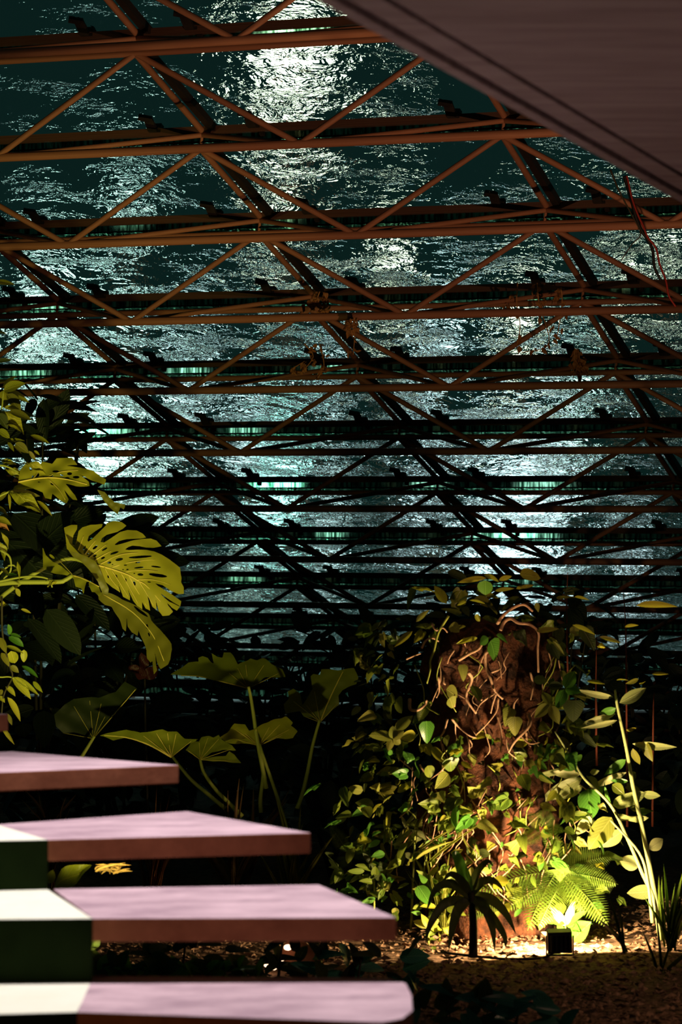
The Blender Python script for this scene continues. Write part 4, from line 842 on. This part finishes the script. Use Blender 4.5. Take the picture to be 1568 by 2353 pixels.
# ------------------------------------------------------------------ low planting under and before the stair
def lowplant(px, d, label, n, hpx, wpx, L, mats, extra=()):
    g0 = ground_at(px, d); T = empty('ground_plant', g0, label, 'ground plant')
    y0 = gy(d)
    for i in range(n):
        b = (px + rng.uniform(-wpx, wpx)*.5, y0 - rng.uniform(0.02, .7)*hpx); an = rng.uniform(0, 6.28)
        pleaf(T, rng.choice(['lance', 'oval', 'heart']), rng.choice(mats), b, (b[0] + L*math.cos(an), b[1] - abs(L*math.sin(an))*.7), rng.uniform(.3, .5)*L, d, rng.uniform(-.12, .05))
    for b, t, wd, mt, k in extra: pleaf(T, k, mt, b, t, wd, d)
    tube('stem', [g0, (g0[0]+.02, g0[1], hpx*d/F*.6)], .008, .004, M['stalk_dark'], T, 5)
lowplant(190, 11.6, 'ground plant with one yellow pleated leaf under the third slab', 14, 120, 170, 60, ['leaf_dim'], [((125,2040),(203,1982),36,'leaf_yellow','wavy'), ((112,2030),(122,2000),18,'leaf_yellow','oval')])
lowplant(420, 11.8, 'dim ground plant under the middle of the third slab', 18, 150, 260, 60, ['leaf_dim', 'leaf_shaded'])
lowplant(640, 11.6, 'dim ground plant under the end of the third slab', 16, 150, 240, 60, ['leaf_dim', 'leaf_shaded'])
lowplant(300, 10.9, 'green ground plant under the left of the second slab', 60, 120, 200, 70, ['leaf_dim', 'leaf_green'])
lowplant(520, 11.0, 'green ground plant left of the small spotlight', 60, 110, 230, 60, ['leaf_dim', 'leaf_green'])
lowplant(820, 11.4, 'dark ground plant below the end of the second slab', 20, 110, 240, 70, ['leaf_dim', 'leaf_shaded', 'leaf_teal'])
lowplant(1020, 10.3, 'plant with painted bluish light at the bottom edge right of the rounded step', 22, 130, 240, 80, ['leaf_teal', 'leaf_dim'])
lowplant(1180, 10.2, 'plant with painted bluish light at the bottom edge, the right one', 18, 110, 240, 80, ['leaf_teal', 'leaf_dim'])
grass(ground_at(250, 11.7), 'dry straw heap beside the yellow pleated leaf', [((215+rng.uniform(0,60), 2000+rng.uniform(-12, 10)), (215+rng.uniform(10, 90), 1990+rng.uniform(-14, 12)), 3) for _ in range(30)] + fanb(250, 2230, 6, 30, 60, 3), 'straw', 11.3)

# ------------------------------------------------------------------ lights on the ground
fl = at(1287, 2186, 12.25)
T = empty('ground_floodlight', (fl.x, fl.y, 0), 'black box floodlight on the ground facing the ferns', 'floodlight')
bm = bmesh.new(); addbox(bm, (0, 0, .082), (.118, .07, .105)); addbox(bm, (0, -.037, .082), (.10, .006, .085))
for q in range(5): addbox(bm, (-.044+q*.022, -.045, .082), (.005, .02, .08))
bmesh.ops.bevel(bm, geom=[e for e in bm.edges], offset=.002, segments=1, affect='EDGES')
tilt = Matrix.Translation((fl.x, fl.y, 0)) @ Matrix.Rotation(R(-2), 4, 'Y') @ Matrix.Rotation(R(8), 4, 'X')
obj('housing', from_bm('housing', bm, M['black_metal']), T, tilt)
bm = bmesh.new(); addbox(bm, (-.065, 0, .06), (.006, .02, .09)); addbox(bm, (.065, 0, .06), (.006, .02, .09)); addbox(bm, (0, 0, .012), (.136, .03, .008)); obj('bracket', from_bm('bracket', bm, M['black_metal']), T, Matrix.Translation((fl.x, fl.y, 0)))
bm = bmesh.new(); addbox(bm, (0, .0385, .082), (.10, .006, .088)); obj('lens', from_bm('lens', bm, flat_mat('lit_lens', (.9, .8, .6), .4, .3, (1, .72, .36), 12)), T, tilt)
tube('cable', [(fl.x-.03, fl.y-.04, .03), (fl.x-.10, fl.y-.10, .012), (fl.x-.3, fl.y-.1, .01), (fl.x-.6, fl.y+.1, .012)], .006, .006, M['black_metal'], T, 6)
spot('ground_floodlight_beam', (fl.x+.02, fl.y+.08, .14), (SX+.12, SY-.1, .55), 215, (1.0, 0.70, 0.36), 180, .04, .03)

sp = at(655, 2195, 11.9)
T = empty('small_spotlight', (sp.x, sp.y, 0), 'small brown spotlight with glowing rim under the second slab', 'spotlight')
ax = Vector((-.62, .45, .42)).normalized()
Q = ax.to_track_quat('Z', 'Y').to_matrix().to_4x4(); cc = sp + Vector((0.03, 0, .02))
bm = bmesh.new(); r = bmesh.ops.create_cone(bm, cap_ends=True, segments=28, radius1=.062, radius2=.072, depth=.16); obj('body', from_bm('body', bm, M['slab_side'], False), T, Matrix.Translation(cc + Vector((.05, -.02, -.03))) @ Q)
glow = flat_mat('glow_rim', (1, .8, .6), .4, .3, (1, .66, .42), 3.0)  # self-glow stands in for lamplight on the rim, screws and clip
bm = bmesh.new(); tube_bm(bm, [Vector((.075*math.cos(a), .075*math.sin(a), .0)) for a in np.linspace(-.5, 1.0, 8)], .008, .004, 6); obj('glow_rim', from_bm('glow_rim', bm, glow, True), T, Matrix.Translation(at(645, 2178, 11.8)) @ Matrix.Rotation(R(90), 4, 'X') @ Matrix.Rotation(R(80), 4, 'Z'))
for px, py, rr in ((662, 2177, .016), (648, 2203, .013), (628, 2223, .015)):
    bm = bmesh.new(); bmesh.ops.create_icosphere(bm, subdivisions=2, radius=rr); obj('glow_screw', from_bm('glow_screw', bm, glow, True), T, Matrix.Translation(at(px, py, 11.8)) @ Matrix.Diagonal((1.3, 1, .9, 1)))
bm = bmesh.new(); tube_bm(bm, [at(612, 2222, 11.8) - sp, at(619, 2212, 11.8) - sp, at(624, 2203, 11.8) - sp], .015, .012, 8); obj('glow_clip', from_bm('glow_clip', bm, glow, True), T, Matrix.Translation(sp))
obj('stake', cylR, T, along((sp.x, sp.y, -.03), sp, .012))

# ------------------------------------------------------------------ dry vines and cables on the roof pipes
def dryvine(label, d, stems, n, box, L):
    T = empty('dry_vine', tuple(at(stems[0][0][0], stems[0][0][1], d)), label, 'dry vine', 'dry vines caught in the roof pipes')
    for s in stems: tube('stem', [at(x, y, d) for x, y in s], .006, .003, M['leaf_dry'], T, 4, 4)
    for i in range(n):
        s = rng.choice(stems); k = rng.randrange(len(s)-1); f = rng.random()
        x = s[k][0] + (s[k+1][0]-s[k][0])*f + rng.uniform(-box, box); y = s[k][1] + (s[k+1][1]-s[k][1])*f
        pleaf(T, 'curl', 'leaf_dry', (x, y), (x + rng.uniform(-.7, .7)*L, y + rng.uniform(.3, 1)*L), rng.uniform(6, 10), d, 0, rng.uniform(-2, 2))
dryvine('dry brown vine knot on the fourth truss at the middle rafter', 17.5, [[(735,670),(730,690),(742,725)], [(745,672),(752,695),(748,715)], [(722,680),(715,700)]], 26, 12, 26)
dryvine('bright orange dry vine hanging from the fourth truss', 17.0, [[(815,728),(812,750),(815,775),(812,815)], [(822,730),(818,748)], [(806,732),(802,760)]], 26, 7, 24)
dryvine('dry vine strands over the small warm lamp at the right', 17.3, [[(1190,650),(1188,700),(1196,750),(1186,800)], [(1235,650),(1240,700),(1262,790),(1200,810)], [(1290,660),(1292,700),(1280,780)], [(1165,700),(1180,720)]], 40, 10, 22)
dryvine('dark dry vine tuft on the fifth truss at the right', 17.9, [[(1322,800),(1320,830),(1318,870)], [(1330,805),(1335,850)]], 24, 9, 24)
dryvine('dark dry tangle below the fourth truss at the middle', 17.8, [[(700,790),(720,820),(690,860)], [(735,790),(745,840),(730,870)], [(668,850),(700,830)]], 30, 10, 18)
z9 = lambda x, y: (1350 + x/6.19, 380 + y/6.19)
T = tube('red_cable', [at(*z9(x, y), 14.9) for x, y in ((560,150),(580,220),(640,480),(720,700),(800,870),(860,1020),(980,1180),(1030,1400),(1120,1640),(1160,1850),(1260,2010))], .006, .006, flat_mat('red_cable_sheath', (.22, .015, .010), .5), None, 6); tag(T, 'thin red cable hanging below the overhead slab edge', 'cable')
T = tube('black_cable', [at(*z9(x, y), 14.95) for x, y in ((530,150),(560,250),(640,520),(700,760),(780,940),(850,1040),(930,1200),(960,1450),(1050,1640))], .013, .008, M['black_metal'], None, 6); tag(T, 'thick black cable hanging beside the red cable', 'cable')
T = tube('dangling_wire', [at(*z9(x, y), 14.9) for x, y in ((330,60),(430,310),(530,510),(620,680),(760,970),(640,1120),(490,1340))], .006, .003, M['stalk_dark'], None, 5); tag(T, 'thin dark wire left of the black cable', 'wire')

# ------------------------------------------------------------------ loose mulch on the ground
V, Fc = [], []
for i in range(9000):
    y = rng.uniform(9.8, 14.5); x = rng.uniform(-.145*y, .145*y); s = rng.uniform(.008, .028); a = rng.uniform(0, 6.28); z = rng.uniform(-.012, .014)
    c, sn = math.cos(a)*s, math.sin(a)*s; k = len(V); t = rng.uniform(-.5, .5)*s; hgt = rng.uniform(.2, .6)*s
    V += [(x+c, y+sn, z), (x-sn*.5, y+c*.5, z+t), (x-c, y-sn, z), (x+sn*.5, y-c*.5, z-t), (x, y, z+hgt)]
    Fc += [(k, k+1, k+4), (k+1, k+2, k+4), (k+2, k+3, k+4), (k+3, k, k+4)]
mu = obj('mulch', mesh('mulch', V, Fc, rough_mat('bark_mulch', (.08, .04, .02), (.36, .22, .13), 30, .9, .2))); tag(mu, 'loose brown bark mulch on the ground', 'mulch', kind='stuff')
